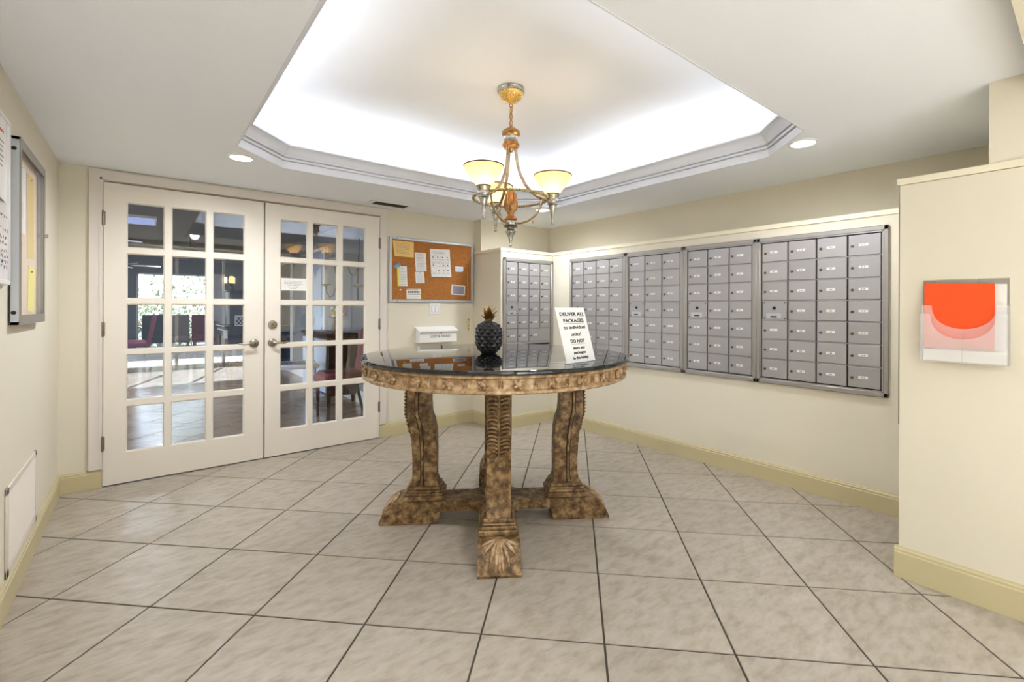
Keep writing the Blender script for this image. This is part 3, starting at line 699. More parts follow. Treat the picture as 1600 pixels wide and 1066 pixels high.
def leafm(L_, W_, curl):
    m_ = MB(); n = 5; vs = []
    for i in range(n+1):
        u = i/n; w_ = W_*math.sin(PI*min(1, u*.85+.15))**.8*(1-u**4); x = curl*u*u; z = L_*u*(1-.12*u)
        vs += [(x+.0012, -w_, z), (x-.003, 0, z), (x+.0012, w_, z), (x-.0045, 0, z)]
    fs = []
    for i in range(n):
        b_ = i*4
        fs += [(b_, b_+1, b_+5, b_+4), (b_+1, b_+2, b_+6, b_+5), (b_+2, b_+3, b_+7, b_+6), (b_+3, b_, b_+4, b_+7)]
    return m_.add(vs, fs).mesh('crown_leaf', 'pineapple_gold', 50)
for (nL, L_, W_, curl, r0, z0, ph) in ((7, .042, .020, .044, .012, .188, 0), (7, .060, .0195, .046, .009, .194, .45), (5, .074, .0175, .033, .006, .199, .2), (4, .086, .014, .014, .003, .203, .7)):
    lm = leafm(L_, W_, curl)
    for k in range(nL):
        a = 2*PI*k/nL+ph; put('crown_leaf', lm, pa, (r0*math.cos(a), r0*math.sin(a), z0), (0, 0, a))
obj('crown_base', MB().lathe([(.0001, .186), (.018, .186), (.019, .192), (.012, .204), (.0001, .208)], 14), 'pineapple_gold', pa)

# ------------------------------------------------------------------ sign on the table
b0 = Vector((1.558, 1.582, TZ)); b1 = Vector((1.787, 1.609, TZ)); ex = (b1-b0).normalized()
sg_ = thing('table_sign', 'white slanted sign about delivering packages, on the right of the granite table', 'sign', tuple((b0+b1)/2), math.atan2(ex.y, ex.x))
LEAN = R(16)   # leans back (local +y)
SM = Matrix.Rotation(-LEAN, 4, 'X'); rt = (-LEAN, 0, 0)
obj('acrylic_back', box((-.117, .0015, .0), (.117, .0035, .284)), 'acrylic', sg_, rot=rt, smooth=0)
obj('foot', box((-.117, -.004, .0002), (.117, .085, .0024)), 'acrylic', sg_, smooth=0)
sh = obj('sheet', box((-.1153, -.0002, .003), (.1153, .0012, .28)), 'white_plastic', sg_, rot=rt, smooth=0)
for body, z, s_, bd, wd, cx_ in (('DELIVER ALL', .245, .0235, .0008, .196, .006), ('PACKAGES', .211, .0235, .0008, .162, .007), ('to individual', .177, .0235, .0006, .172, .005), ('units!', .1415, .0235, .0006, .080, .004), ('DO NOT', .107, .0250, .0009, .112, .004), ('leave any', .0745, .0185, .0006, .096, .003), ('packages', .0505, .0185, .0006, .095, .003), ('in the lobby!', .0245, .0185, .0006, .121, .003)):
    t_ = text('lettering', body, s_, 'ink', sh, (cx_, -.0006, z), (R(90), 0, 0), bd)
    xs_ = [q.co.x for q in t_.data.vertices]; t_.scale = (wd/(max(xs_)-min(xs_)), 1, 1)
for z, w_ in ((.2315, .098), (.1975, .081), (.0925, .056)):
    obj('underline', box((.006-w_, -.0009, z-.0007), (.006+w_, -.0002, z+.0005)), 'ink', sh, smooth=0)

# ------------------------------------------------------------------ chandelier (origin at the tray ceiling)
CX, CY = 1.667, 2.165
ch = thing('chandelier', 'three-shade chandelier in gold and silver hanging from the ceiling tray', 'chandelier', (CX, CY, TRAY))
Z = lambda z: z-TRAY
cn = obj('canopy', MB().lathe([(.0001, Z(2.398)), (.012, Z(2.398)), (.02, Z(2.404)), (.045, Z(2.414)), (.062, Z(2.430)), (.071, Z(2.448)), (.074, Z(2.460))], 36), 'canopy_gold', ch)
obj('canopy_rim', MB().lathe([(.072, Z(2.455)), (.079, Z(2.459)), (.080, Z(2.466)), (.076, Z(2.470)), (.079, Z(2.476)), (.078, Z(2.485)), (.06, Z(2.485))], 36), 'silver_leaf', cn)
def torus_pts(rx, rz, n=20): return [(rx*math.cos(2*PI*i/n), 0, rz*math.sin(2*PI*i/n)) for i in range(n)]
obj('loop', MB().tube(torus_pts(.011, .011, 16), .0032, 7, True), 'antique_gold', ch, (0, 0, Z(2.386)), (0, 0, 0))
for k in range(3):
    obj('chain_link', MB().tube(torus_pts(.0095, .023, 22), .0033, 7, True), 'antique_gold', ch, (0, 0, Z(2.36-.038*k)), (0, 0, PI/2 if k % 2 == 0 else .2))
hub = obj('hub', MB().lathe([(.0001, Z(2.276)), (.006, Z(2.275)), (.010, Z(2.268)), (.012, Z(2.258)), (.028, Z(2.252)), (.044, Z(2.238)), (.050, Z(2.228)), (.054, Z(2.222)), (.054, Z(2.216)), (.048, Z(2.211)), (.039, Z(2.203)), (.0365, Z(2.190)), (.038, Z(2.178)), (.043, Z(2.168)), (.047, Z(2.162)), (.046, Z(2.146)), (.040, Z(2.136)), (.02, Z(2.134)), (.012, Z(2.124)), (.012, Z(2.116)), (.0001, Z(2.110))], 40), 'antique_gold', ch)
obj('hub_band', MB().lathe([(.0405, Z(2.204)), (.0385, Z(2.196)), (.038, Z(2.190)), (.0385, Z(2.184)), (.0405, Z(2.176))], 40), 'silver_leaf', hub)
gd = MB()
for k in range(24):
    a = 2*PI*k/24; gd.ball((.047*math.cos(a), .047*math.sin(a), Z(2.231)), (.006, .006, .007), n=6, k=4); gd.ball((.046*math.cos(a), .046*math.sin(a), Z(2.154)), (.005, .005, .009), n=6, k=4)
stuff(obj('beading', gd, 'antique_gold', hub, smooth=60))
obj('vase', MB().lathe([(.0001, Z(1.888)), (.018, Z(1.888)), (.0225, Z(1.884)), (.0215, Z(1.876)), (.025, Z(1.86)), (.029, Z(1.835)), (.0325, Z(1.80)), (.0325, Z(1.785)), (.027, Z(1.768)), (.019, Z(1.757)), (.017, Z(1.748)), (.021, Z(1.742)), (.034, Z(1.732)), (.038, Z(1.722)), (.036, Z(1.716)), (.03, Z(1.712)), (.0001, Z(1.712))], 32), 'antique_gold', ch)
va = MB()
for k in range(9):
    a = 2*PI*k/9
    va.tube([((r_)*math.cos(a), (r_)*math.sin(a), Z(z)) for r_, z in ((.022, 1.765), (.034, 1.785), (.0345, 1.81), (.031, 1.84), (.028, 1.862), (.030, 1.874))], [.003, .007, .0085, .0075, .006, .002], 6)
stuff(obj('vase_leaves', va, 'antique_gold', ch, smooth=60))
obj('lower_cup', MB().lathe([(.0001, Z(1.713)), (.029, Z(1.713)), (.0315, Z(1.706)), (.031, Z(1.694)), (.031, Z(1.688)), (.038, Z(1.684)), (.039, Z(1.676)), (.034, Z(1.672)), (.021, Z(1.670)), (.022, Z(1.664)), (.028, Z(1.658)), (.0001, Z(1.652))], 32), 'silver_leaf', ch)
obj('cup_rim', MB().lathe([(.036, Z(1.687)), (.0405, Z(1.683)), (.0405, Z(1.677)), (.036, Z(1.674))], 32), 'dark_bronze', ch)
obj('lower_finial', MB().lathe([(.0001, Z(1.655)), (.022, Z(1.654)), (.031, Z(1.651)), (.031, Z(1.647)), (.024, Z(1.638)), (.017, Z(1.622)), (.011, Z(1.602)), (.008, Z(1.588)), (.0085, Z(1.584)), (.007, Z(1.580)), (.010, Z(1.573)), (.009, Z(1.565)), (.0001, Z(1.561))], 28), 'silver_leaf', ch)
RG = .217
for s_ in (0, PI):
    if s_ == 0:
        rp = MB()
        for q in (0, PI):
            rp.tube([((RG+.0042*math.cos(40*t+q))*math.cos(t), (RG+.0042*math.cos(40*t+q))*math.sin(t), Z(1.842)+.0042*math.sin(40*t+q)) for t in [2*PI*i/420 for i in range(420)]], .0052, 5, True)
        obj('rope_ring', rp, 'rope_gold', ch, smooth=60)
# meshes shared by the three lights
arm_me = MB().tube([(.026, 0, Z(2.138)), (.031, 0, Z(2.10)), (.037, 0, Z(2.05)), (.055, 0, Z(1.985)), (.084, 0, Z(1.925)), (.115, 0, Z(1.885)), (.152, 0, Z(1.856)), (.182, 0, Z(1.840)), (.214, 0, Z(1.830))], .0092, 10).mesh('arm', 'arm_bronze')
br_me = MB().tube([(.186, 0, Z(1.838)), (.180, 0, Z(1.81)), (.168, 0, Z(1.775)), (.143, 0, Z(1.742)), (.103, 0, Z(1.713)), (.062, 0, Z(1.699)), (.028, 0, Z(1.698))], [.0075]*7, 8, flat=.8).mesh('bracket', 'arm_bronze')
hold_me = MB().lathe([(.0001, Z(1.868)), (.034, Z(1.868)), (.038, Z(1.863)), (.037, Z(1.852)), (.031, Z(1.842)), (.030, Z(1.836)), (.034, Z(1.830)), (.035, Z(1.818)), (.030, Z(1.810)), (.0315, Z(1.805)), (.024, Z(1.798)), (.022, Z(1.792)), (.0001, Z(1.788))], 28).mesh('lamp_holder', 'silver_leaf')
hr_me = MB().lathe([(.034, Z(1.8685)), (.0395, Z(1.866)), (.0395, Z(1.861)), (.036, Z(1.858))], 28).mesh('holder_rim', 'dark_bronze')
hf_me = MB().lathe([(.0001, Z(1.792)), (.0225, Z(1.791)), (.021, Z(1.784)), (.015, Z(1.768)), (.0105, Z(1.74)), (.009, Z(1.718)), (.0082, Z(1.709)), (.0095, Z(1.706)), (.008, Z(1.702)), (.0112, Z(1.696)), (.0095, Z(1.689)), (.0001, Z(1.685))], 24).mesh('finial', 'silver_leaf')
sp = [(.0365, 1.863), (.039, 1.866), (.046, 1.875), (.055, 1.886), (.065, 1.899), (.076, 1.914), (.088, 1.930), (.099, 1.948), (.106, 1.962), (.109, 1.970)]
sh_me = MB().ring([(r_, Z(z)) for r_, z in sp]+[(r_-.004, Z(z)+.0025) for r_, z in sp[::-1]], 48).mesh('shade', 'alabaster')
rim_me = MB().tube([(.108*math.cos(2*PI*i/48), .108*math.sin(2*PI*i/48), Z(1.9715)) for i in range(48)], .0035, 8, True).mesh('shade_rim', 'dark_bronze')
bulb_me = MB().lathe([(.0001, Z(1.868)), (.012, Z(1.870)), (.013, Z(1.885)), (.028, Z(1.905)), (.033, Z(1.92)), (.026, Z(1.94)), (.0001, Z(1.95))], 16).mesh('bulb', 'bulb')
# arms at the three angles seen: one to the right, one back, one towards the door
base_a = math.atan2(R_.y, R_.x)
for phi in (-5.5, 114.5, 234.5):
    a = base_a+R(phi); rr = .245
    put('arm', arm_me, ch, (0, 0, 0), (0, 0, a)); put('bracket', br_me, ch, (0, 0, 0), (0, 0, a))
    p = (rr*math.cos(a), rr*math.sin(a), 0)
    hd = put('lamp_holder', hold_me, ch, p, (0, 0, a)); put('holder_rim', hr_me, hd); put('finial', hf_me, hd); put('bulb', bulb_me, hd)
    s_ = put('shade', sh_me, ch, p); put('shade_rim', rim_me, s_)
    ld = bpy.data.lights.new('bulb_light', 'POINT'); ld.energy = 11; ld.color = (1, .90, .72); ld.shadow_soft_size = .028
    lo = bpy.data.objects.new('bulb_light', ld); C.objects.link(lo); lo.parent = ch; lo.location = (p[0], p[1], Z(1.925)); lo.visible_camera = False

# ------------------------------------------------------------------ recessed lights, vent, sprinkler
dl_trim = MB().ring([(.058, .002), (.074, 0), (.075, -.004), (.070, -.007), (.060, -.006), (.056, .012)], 36).mesh('trim_ring', 'white_plastic')
dl_lens = MB().lathe([(.0001, -.0035), (.052, -.0035), (.057, -.001), (.057, .002), (.0001, .002)], 32).mesh('lens', 'downlight_lens')
for x, y, E_, lb in ((.46, 3.31, 42, 'lit recessed ceiling light above the left glass door'), (2.83, 1.03, 22, 'lit recessed ceiling light nearest the pier on the right'), (2.9, 3.272, 30, 'lit recessed ceiling light behind the chandelier near the far corner'), (.50, 1.06, 26, 'lit recessed ceiling light nearest the camera, at the left of the tray')):
    t = thing('recessed_light', lb, 'ceiling light', (x, y, CEIL), 0, 'recessed lights around the ceiling tray')
    put('trim_ring', dl_trim, t); put('lens', dl_lens, t)
    ld = bpy.data.lights.new('downlight', 'SPOT'); ld.energy = E_; ld.spot_size = R(174); ld.spot_blend = .8; ld.color = (.94, .97, 1); ld.shadow_soft_size = .05
    lo = bpy.data.objects.new('downlight', ld); C.objects.link(lo); lo.parent = t; lo.location = (0, 0, -.012); lo.visible_camera = False
cv = thing('ceiling_vent', 'ceiling air vent with dark slots above the cork board', 'vent', (1.70, 3.965, CEIL))
obj('frame', boxes(((-.19, -.085, -.006), (.19, -.055, 0)), ((-.19, .055, -.006), (.19, .085, 0)), ((-.19, -.055, -.006), (-.15, .055, 0)), ((.15, -.055, -.006), (.19, .055, 0))), 'white_plastic', cv)
obj('backing', box((-.15, -.055, -.0006), (.15, .055, -.0001)), 'vent_dark', cv)
for k in range(7):
    obj('louver', MB().box((-.15, -.001, -.006), (.15, .009, -.0048), M=Matrix.Translation((0, -.052+.0155*k, .001)) @ Matrix.Rotation(R(-28), 4, 'X')), 'vent_dark', cv)
sk = thing('sprinkler_head', 'small sprinkler head on the ceiling in the far right corner', 'sprinkler', (3.18, 3.75, CEIL))
obj('plate', MB().lathe([(.03, 0), (.03, -.003), (.012, -.006), (.0001, -.006)], 20), 'white_plastic', sk)
obj('deflector', MB().lathe([(.005, -.005), (.005, -.022), (.013, -.024), (.013, -.026), (.0001, -.026)], 14), 'brass', sk)

# ------------------------------------------------------------------ left wall: whiteboard, notice case, return vent
nc = thing('notice_case', 'wall notice case with silver frame and papers behind a clear door', 'notice case', (XL, 2.755, 1.127))
cw, chh, cd = .605, .766, .030     # along +y, up, out of the wall (+x)
obj('side_frame', boxes(((0, 0, 0), (cd, .012, chh)), ((0, cw-.012, 0), (cd, cw, chh)), ((0, 0, 0), (cd, cw, .012)), ((0, 0, chh-.012), (cd, cw, chh))), 'aluminium', nc)
obj('back_board', box((.001, .01, .01), (.006, cw-.01, chh-.01)), 'peach_paper', nc)
obj('door_frame', boxes(((cd, .0, 0), (cd+.004, .022, chh)), ((cd, cw-.03, 0), (cd+.004, cw, chh)), ((cd, .02, 0), (cd+.004, cw-.02, .04)), ((cd, .02, chh-.04), (cd+.004, cw-.02, chh))), 'aluminium_dark', nc)
obj('glass', box((cd-.006, .012, .02), (cd-.003, cw-.02, chh-.02)), 'case_glass', nc, smooth=0)
lk = obj('lock', MB().lathe([(.009, 0), (.009, .012), (.0001, .014)], 14, M=Matrix.Translation((cd+.004, cw-.018, .43)) @ Matrix.Rotation(R(90), 4, 'Y')), 'chrome', nc)
for z in (.05, chh-.05): obj('bolt', MB().lathe([(.008, 0), (.008, .003), (.0001, .004)], 12, M=Matrix.Translation((.015, 0, z)) @ Matrix.Rotation(R(90), 4, 'X')), 'black', nc)
obj('hinge_strip', box((.001, -.004, .0), (.006, .0, chh)), 'vent_dark', nc)
for i, (y0, y1, z0, z1, m_, lb) in enumerate(((.07, .30, .40, .70, 'paper_white', 'white sheet pinned in the notice case, upper left'), (.33, .50, .30, .69, 'tan_paper', 'tan sheet pinned in the notice case, upper right'), (.08, .29, .06, .37, 'pink_light', 'pale peach sheet pinned low in the notice case'), (.36, .52, .05, .26, 'pale_yellow', 'pale yellow sheet pinned low right in the notice case'))):
    if m_ == 'pink_light': m_ = 'peach_paper'
    p_ = thing('notice_sheet', lb, 'paper', (XL+.0065, 2.755+(y0+y1)/2, 1.127+(z0+z1)/2), 0, 'papers inside the notice case')
    obj('sheet', MB().box((0, -(y1-y0)/2, -(z1-z0)/2), (.0008, (y1-y0)/2, (z1-z0)/2), M=Matrix.Rotation(R((-2, 3, 2, -4)[i]), 4, 'X')), m_, p_)
    obj('pin', MB().ball((.003, 0, (z1-z0)/2-.02), .004, n=8, k=4), 'red_ink', p_)
wbd = thing('whiteboard', 'whiteboard at the left edge of the picture with handwriting and a sheet', 'whiteboard', (XL, 1.95, 1.292))
obj('panel', box((0, .0, 0), (.014, .71, .62)), 'whiteboard', wbd)
obj('frame', MB().box((0, .70, -.006), (.02, .722, .626), .006).box((0, -.022, -.006), (.02, 0, .626), .006).box((0, 0, -.008), (.02, .71, .012), .004).box((0, 0, .61), (.02, .71, .628), .004), 'white_plastic', wbd)
scr = MB(); rr_ = random.Random(3)
for z, y0 in ((.33, .52), (.25, .55), (.20, .58), (.17, .50), (.15, .56), (.12, .6), (.10, .55), (.08, .57), (.06, .5)):
    y = y0
    while y < .69:
        n = rr_.randint(3, 6); pts = [(.0145, y+.006*i, z+rr_.uniform(-.008, .008)) for i in range(n)]; scr.tube(pts, .0008, 4); y += .006*n+.012
stuff(obj('handwriting', scr, 'grey_ink', wbd, smooth=0))
ws = thing('posted_sheet', 'white printed sheet posted on the whiteboard with red heading', 'paper', (XL+.0145, 2.47, 1.75))
sheet_pts = []
sm = MB(); n = 6; vs = []
for i in range(n+1):
    u = i/n; x = .001+.022*max(0, .35-u)**1.5; vs += [(x, -.11, -.14+.29*u), (x, .13, -.16+.31*u), (x+.0008, .13, -.16+.31*u), (x+.0008, -.11, -.14+.29*u)]
fs = [(i*4+q, i*4+(q+1) % 4, i*4+4+(q+1) % 4, i*4+4+q) for i in range(n) for q in range(4)]+[(0, 1, 2, 3), tuple(4*n+q for q in range(4))]
obj('sheet', sm.add(vs, fs), 'paper_white', ws)
obj('heading', boxes(*[((.0016, -.02+.02*k, .095), (.0022, -.006+.02*k, .106)) for k in range(6)]), 'red_ink', ws)
for k in range(6): obj('print_line', box((.0016, -.04, .06-.018*k), (.0022, .10-.01*(k % 3), .064-.018*k)), 'grey_ink', ws)
wv = thing('wall_vent', 'white louvred return air grille low on the left wall above the baseboard', 'vent', (XL, 2.70, .125))
vw, vh = .655, .358
obj('frame', MB().box((0, 0, 0), (.008, vw, .035), .003).box((0, 0, vh-.03), (.008, vw, vh), .003).box((0, 0, .0), (.008, .035, vh), .003).box((0, vw-.035, 0), (.008, vw, vh), .003), 'vent_white', wv)
obj('backing', box((.0002, .03, .03), (.001, vw-.03, vh-.03)), 'vent_dark', wv)
nl = 22
lou = MB().box((-.001, .034, 0), (.0008, vw-.034, .0165), M=Matrix.Rotation(R(-24), 4, 'Y')).mesh('louver', 'vent_white', 0)
for k in range(1, nl): put('louver', lou, wv, (.0075, 0, .033+.0134*k), (0, 0, 0))
for y in (.018, vw-.018):
    for z in (.018, vh-.016): obj('screw', MB().ball((.008, y, z), (.003, .004, .004), n=8, k=4), 'hinge_metal', wv)

# ------------------------------------------------------------------ cork board and its papers
BX0, BX1, BZ0, BZ1 = 1.772, 2.703, 1.252, 1.866
cb = thing('cork_board', 'silver framed cork notice board beside the right glass door', 'notice board', (BX0, YD, BZ0))
bw, bh = BX1-BX0, BZ1-BZ0
obj('cork', box((.01, -.012, .01), (bw-.01, 0, bh-.01)), 'cork', cb, smooth=0)
for a, b_ in (((0, -.019, 0), (.029, 0, bh)), ((bw-.029, -.019, 0), (bw, 0, bh)), ((.029, -.019, 0), (bw-.029, 0, .027)), ((.029, -.019, bh-.024), (bw-.029, 0, bh))): obj('frame', MB().box(a, b_, .004), 'aluminium', cb)
for x in (.075, bw-.075):
    for z in (.013, bh-.012): obj('screw', MB().ball((x, -.019, z), (.005, .003, .005), n=8, k=4), 'lock_brass', cb)
CYS = YD-.012
def paper(label, c, m, marks=(), pin=None, group='papers pinned to the cork board', cat='paper', warp=.004, kind='pinned_paper'):
    """c: four corners (x, z) from top left clockwise on the board"""
    cx_ = sum(p[0] for p in c)/4; cz_ = sum(p[1] for p in c)/4
    t = thing(kind, label, cat, (cx_, CYS-.0006, cz_), 0, group)
    q = lambda u, v: ((c[0][0]*(1-u)+c[1][0]*u)*(1-v)+(c[3][0]*(1-u)+c[2][0]*u)*v-cx_, (c[0][1]*(1-u)+c[1][1]*u)*(1-v)+(c[3][1]*(1-u)+c[2][1]*u)*v-cz_)
    n = 5; vs = []; lift = lambda v: -warp*v*v-.0003
    for i in range(n+1):
        v = i/n
        for u in (0, 1):
            x, z = q(u, v); vs.append((x, lift(v)*(1.3 if u else .7), z))
        for u in (1, 0):
            x, z = q(u, v); vs.append((x, lift(v)*(1.3 if u else .7)-.0005, z))
    fs = [(i*4+k, i*4+(k+1) % 4, i*4+4+(k+1) % 4, i*4+4+k) for i in range(n) for k in range(4)]+[(0, 1, 2, 3), tuple(4*n+k for k in range(4))]
    obj('sheet', MB().add(vs, fs), m, t)
    def rect(mb, u0, u1, v0, v1):
        P = [q(u0, v0), q(u1, v0), q(u1, v1), q(u0, v1)]; V = [v0, v0, v1, v1]; U = [u0, u1, u1, u0]
        f = [(x, lift(v)*(.7+.6*u)-.0007, z) for (x, z), v, u in zip(P, V, U)]; g = [(x, y-.0003, z) for x, y, z in f]
        mb.add(f+g, [(0, 1, 2, 3), (4, 5, 6, 7)]+[(k, (k+1) % 4, 4+(k+1) % 4, 4+k) for k in range(4)])
    for nm, mm, rs in marks:
        mb = MB()
        for r_ in rs: rect(mb, *r_)
        stuff(obj(nm, mb, mm, t, smooth=0))
    if pin:
        x, z = q(*pin[:2]); obj('pin', MB().ball((x, -.004, z), .0045, n=8, k=4), pin[2], t)
    return t
def lines(n, u0, u1, v0, v1, seed=1, th=.25):
    r_ = random.Random(seed); out = []
    for k in range(n):
        v = v0+(v1-v0)*k/max(1, n-1); h = (v1-v0)/max(1, n)*th; u = u0+r_.uniform(0, .04); e = u1-r_.uniform(0, .18)
        while u < e:
            l = r_.uniform(.05, .14); out.append((u, min(e, u+l), v, v+h)); u += l+.02
    return out
paper('yellow printed notice at the top left of the cork board', [(1.805, 1.832), (2.021, 1.831), (2.019, 1.682), (1.825, 1.684)], 'yellow_paper', [('print', 'grey_ink', lines(8, .1, .92, .14, .8, 2, .22))], (.5, .06, 'brass'))
paper('white typed list right of the yellow notice', [(2.029, 1.734), (2.149, 1.736), (2.155, 1.557), (2.042, 1.553)], 'paper_white', [('print', 'grey_ink', lines(15, .12, .92, .08, .92, 3, .22))], (.5, .04, 'aluminium'))
paper('small white note hung below the white typed list', [(2.037, 1.547), (2.13, 1.551), (2.136, 1.441), (2.042, 1.437)], 'paper_white', [('print', 'grey_ink', lines(9, .12, .9, .25, .88, 4, .18))], (.5, .12, 'black'))
paper('blue tag tilted behind the yellow edged list', [(1.815, 1.59), (1.877, 1.627), (1.891, 1.595), (1.838, 1.567)], 'blue_tag', [], (.5, .2, 'aluminium'), warp=.001)
paper('yellow edged white list hanging at the left of the cork board', [(1.85, 1.588), (1.948, 1.595), (1.954, 1.406), (1.855, 1.403)], 'paper_white', [('yellow_edge', 'pale_yellow', [(0, .3, 0, 1)]), ('print', 'grey_ink', lines(11, .18, .95, .08, .92, 5, .25))], (.5, .05, 'aluminium'), warp=.006)
paper('handwritten note with bold black lines on the bottom frame of the cork board', [(1.945, 1.378), (2.097, 1.382), (2.097, 1.284), (1.947, 1.283)], 'paper_white', [('green_edge', 'pale_yellow', [(.95, 1, 0, 1)]), ('writing', 'ink', lines(4, .06, .95, .06, .5, 6, .55)), ('print', 'pink_paper', lines(2, .1, .9, .72, .85, 7, .4))], (.03, .05, 'brass'))
cal_marks = [('print', 'grey_ink', lines(2, .12, .85, .1, .15, 8, .4)), ('rule', 'grey_ink', [(.04, .98, .235, .238), (.04, .98, .44, .443), (.04, .98, .66, .663)]+[(u, u+.006, .235, .97) for u in (.25, .5, .74)]), ('drawing', 'grey_ink', [(u, u+.06, v, v+.045) for u, v in ((.1, .27), (.34, .27), (.58, .27), (.82, .27), (.1, .55), (.6, .55), (.82, .55), (.36, .74), (.6, .74), (.82, .74))]), ('print', 'grey_ink', [(u, u+.14, v, v+.008) for u in (.07, .31, .55, .79) for v in (.36, .39, .48, .51, .61, .83, .87, .91)])]
paper('large white calendar sheet in the middle of the cork board', [(2.193, 1.781), (2.417, 1.791), (2.43, 1.511), (2.207, 1.505)], 'paper_white', cal_marks, (.5, .02, 'aluminium'), warp=.01)
paper('small pale blue card at the right of the cork board', [(2.483, 1.625), (2.578, 1.625), (2.576, 1.572), (2.485, 1.57)], 'paper_white', [('print', 'card_blue', [(.1, .9, .15, .9)]), ('emblem', 'blue_tag', [(.15, .3, .4, .8)])], (.95, .9, 'brass'), warp=.001)
paper('white bordered grey card at the lower right of the cork board', [(2.441, 1.439), (2.603, 1.429), (2.596, 1.329), (2.436, 1.335)], 'paper_white', [('picture', 'card_grey', [(.08, .92, .1, .9)]), ('heading', 'ink', [(.3, .45, .16, .28), (.48, .7, .16, .28)]), ('print', 'pink_paper', lines(3, .3, .8, .4, .65, 9, .3))], (.05, .06, 'black'), warp=.003)
pp = thing('push_pin', 'lone white push pin below the yellow edged list', 'push pin', (1.883, CYS, 1.367))
obj('head', MB().lathe([(.007, 0), (.007, .002), (.004, .004), (.004, .01), (.0065, .012), (.0001, .013)], 12, M=Matrix.Rotation(R(90), 4, 'X')), 'white_plastic', pp)
st = thing('hanging_string', 'thin string hanging from a red pin at the right of the cork board', 'string', (2.631, CYS, 1.59))
obj('pin', MB().ball((0, -.004, 0), .007, n=8, k=5), 'red_ink', st)
obj('string', MB().tube([(0, -.004, 0), (-.002, -.004, -.1), (.002, -.005, -.2), (.001, -.008, -.30)], .0018, 5), 'yellow_paper', st)
# switch plate
sw = thing('light_switch', 'white double rocker light switch below the cork board', 'light switch', (2.254, YD, 1.19))
obj('plate', MB().box((-.059, -.006, -.057), (.059, 0, .057), .003), 'white_plastic', sw)
for x in (-.0235, .0235):
    r_ = obj('rocker', MB().box((-.0165, -.0095, -.033), (.0165, -.004, .033), .002, M=Matrix.Translation((x, 0, 0)) @ Matrix.Rotation(R(3), 4, 'X')), 'white_plastic', sw)
    obj('rocker_gap', boxes(((x-.0185, -.0064, -.035), (x-.0168, -.0058, .035)), ((x+.0168, -.0064, -.035), (x+.0185, -.0058, .035)), ((x-.0185, -.0064, -.0365), (x+.0185, -.0058, -.0348)), ((x-.0185, -.0064, .0348), (x+.0185, -.0058, .0365))), 'aluminium_dark', r_)
    for z in (-.046, .046): obj('screw', MB().ball((x, -.006, z), (.003, .0015, .003), n=8, k=4), 'aluminium', sw)
# lost and found box
lf = thing('drop_box', 'white wall box with scalloped lid lettered LOST & FOUND', 'drop box', (2.255, YD, .862))
bd = obj('body', MB().prism([(0, 0), (-.085, 0), (-.085, .098), (-.06, .118), (0, .142)], -.205, .205, Matrix(((0, 0, 1, 0), (1, 0, 0, 0), (0, 1, 0, 0), (0, 0, 0, 1)))), 'white_plastic', lf, smooth=30)
lid = MB().prism([(0, .150), (-.05, .132), (-.1, .112), (-.1, .108), (-.05, .128), (0, .146)], -.218, .218, Matrix(((0, 0, 1, 0), (1, 0, 0, 0), (0, 1, 0, 0), (0, 0, 0, 1))))
sca = []
for k in range(16):
    for i in range(5): sca.append((-.218+.436*(k+i/5)/16, .106-.009*math.sin(PI*i/5)))
sca.append((.218, .106))
lid.prism([(-.218, .113)]+sca+[(.218, .113)], -.1015, -.0985, Matrix(((1, 0, 0, 0), (0, 0, 1, 0), (0, 1, 0, 0), (0, 0, 0, 1))))
obj('lid', lid, 'white_plastic', lf, smooth=20)
obj('keyhole', MB().lathe([(.008, 0), (.008, .003), (.0001, .003)], 14, M=Matrix.Translation((.028, -.085, .088)) @ Matrix.Rotation(R(90), 4, 'X')), 'lock_brass', lf)
text('lettering', 'LOST & FOUND', .03, 'ink', bd, (.02, -.0855, .056), (R(90), 0, 0), .0003, 1.05, shear=.15)
# yellow wrist coil on a hook
yc = thing('key_coil', 'yellow spiral key coil hanging on a hook right of the drop box', 'key coil', (2.646, YD, 1.075))
obj('hook', MB().tube([(0, 0, .0), (0, -.02, 0), (0, -.024, .008)], .0022, 6), 'brass', yc)
cp = []
for i in range(170):
    t = i/169; th = 2*PI*t; a = th*17
    cp.append(((.013+.0045*math.cos(a))*math.cos(th+PI/2)*1.0, -.012+.0045*math.sin(a), -.032+(.040+.0045*math.cos(a))*math.sin(th+PI/2)))
obj('coil', MB().tube(cp, .0017, 5), 'coil_yellow', yc, smooth=60)
obj('key', MB().lathe([(.0001, 0), (.008, 0), (.008, .002), (.0001, .002)], 14, (0, 0, 0), Matrix.Translation((0, -.012, -.09)) @ Matrix.Rotation(R(90), 4, 'X')).box((-.002, -.0125, -.118), (.002, -.0105, -.095)), 'brass', yc)

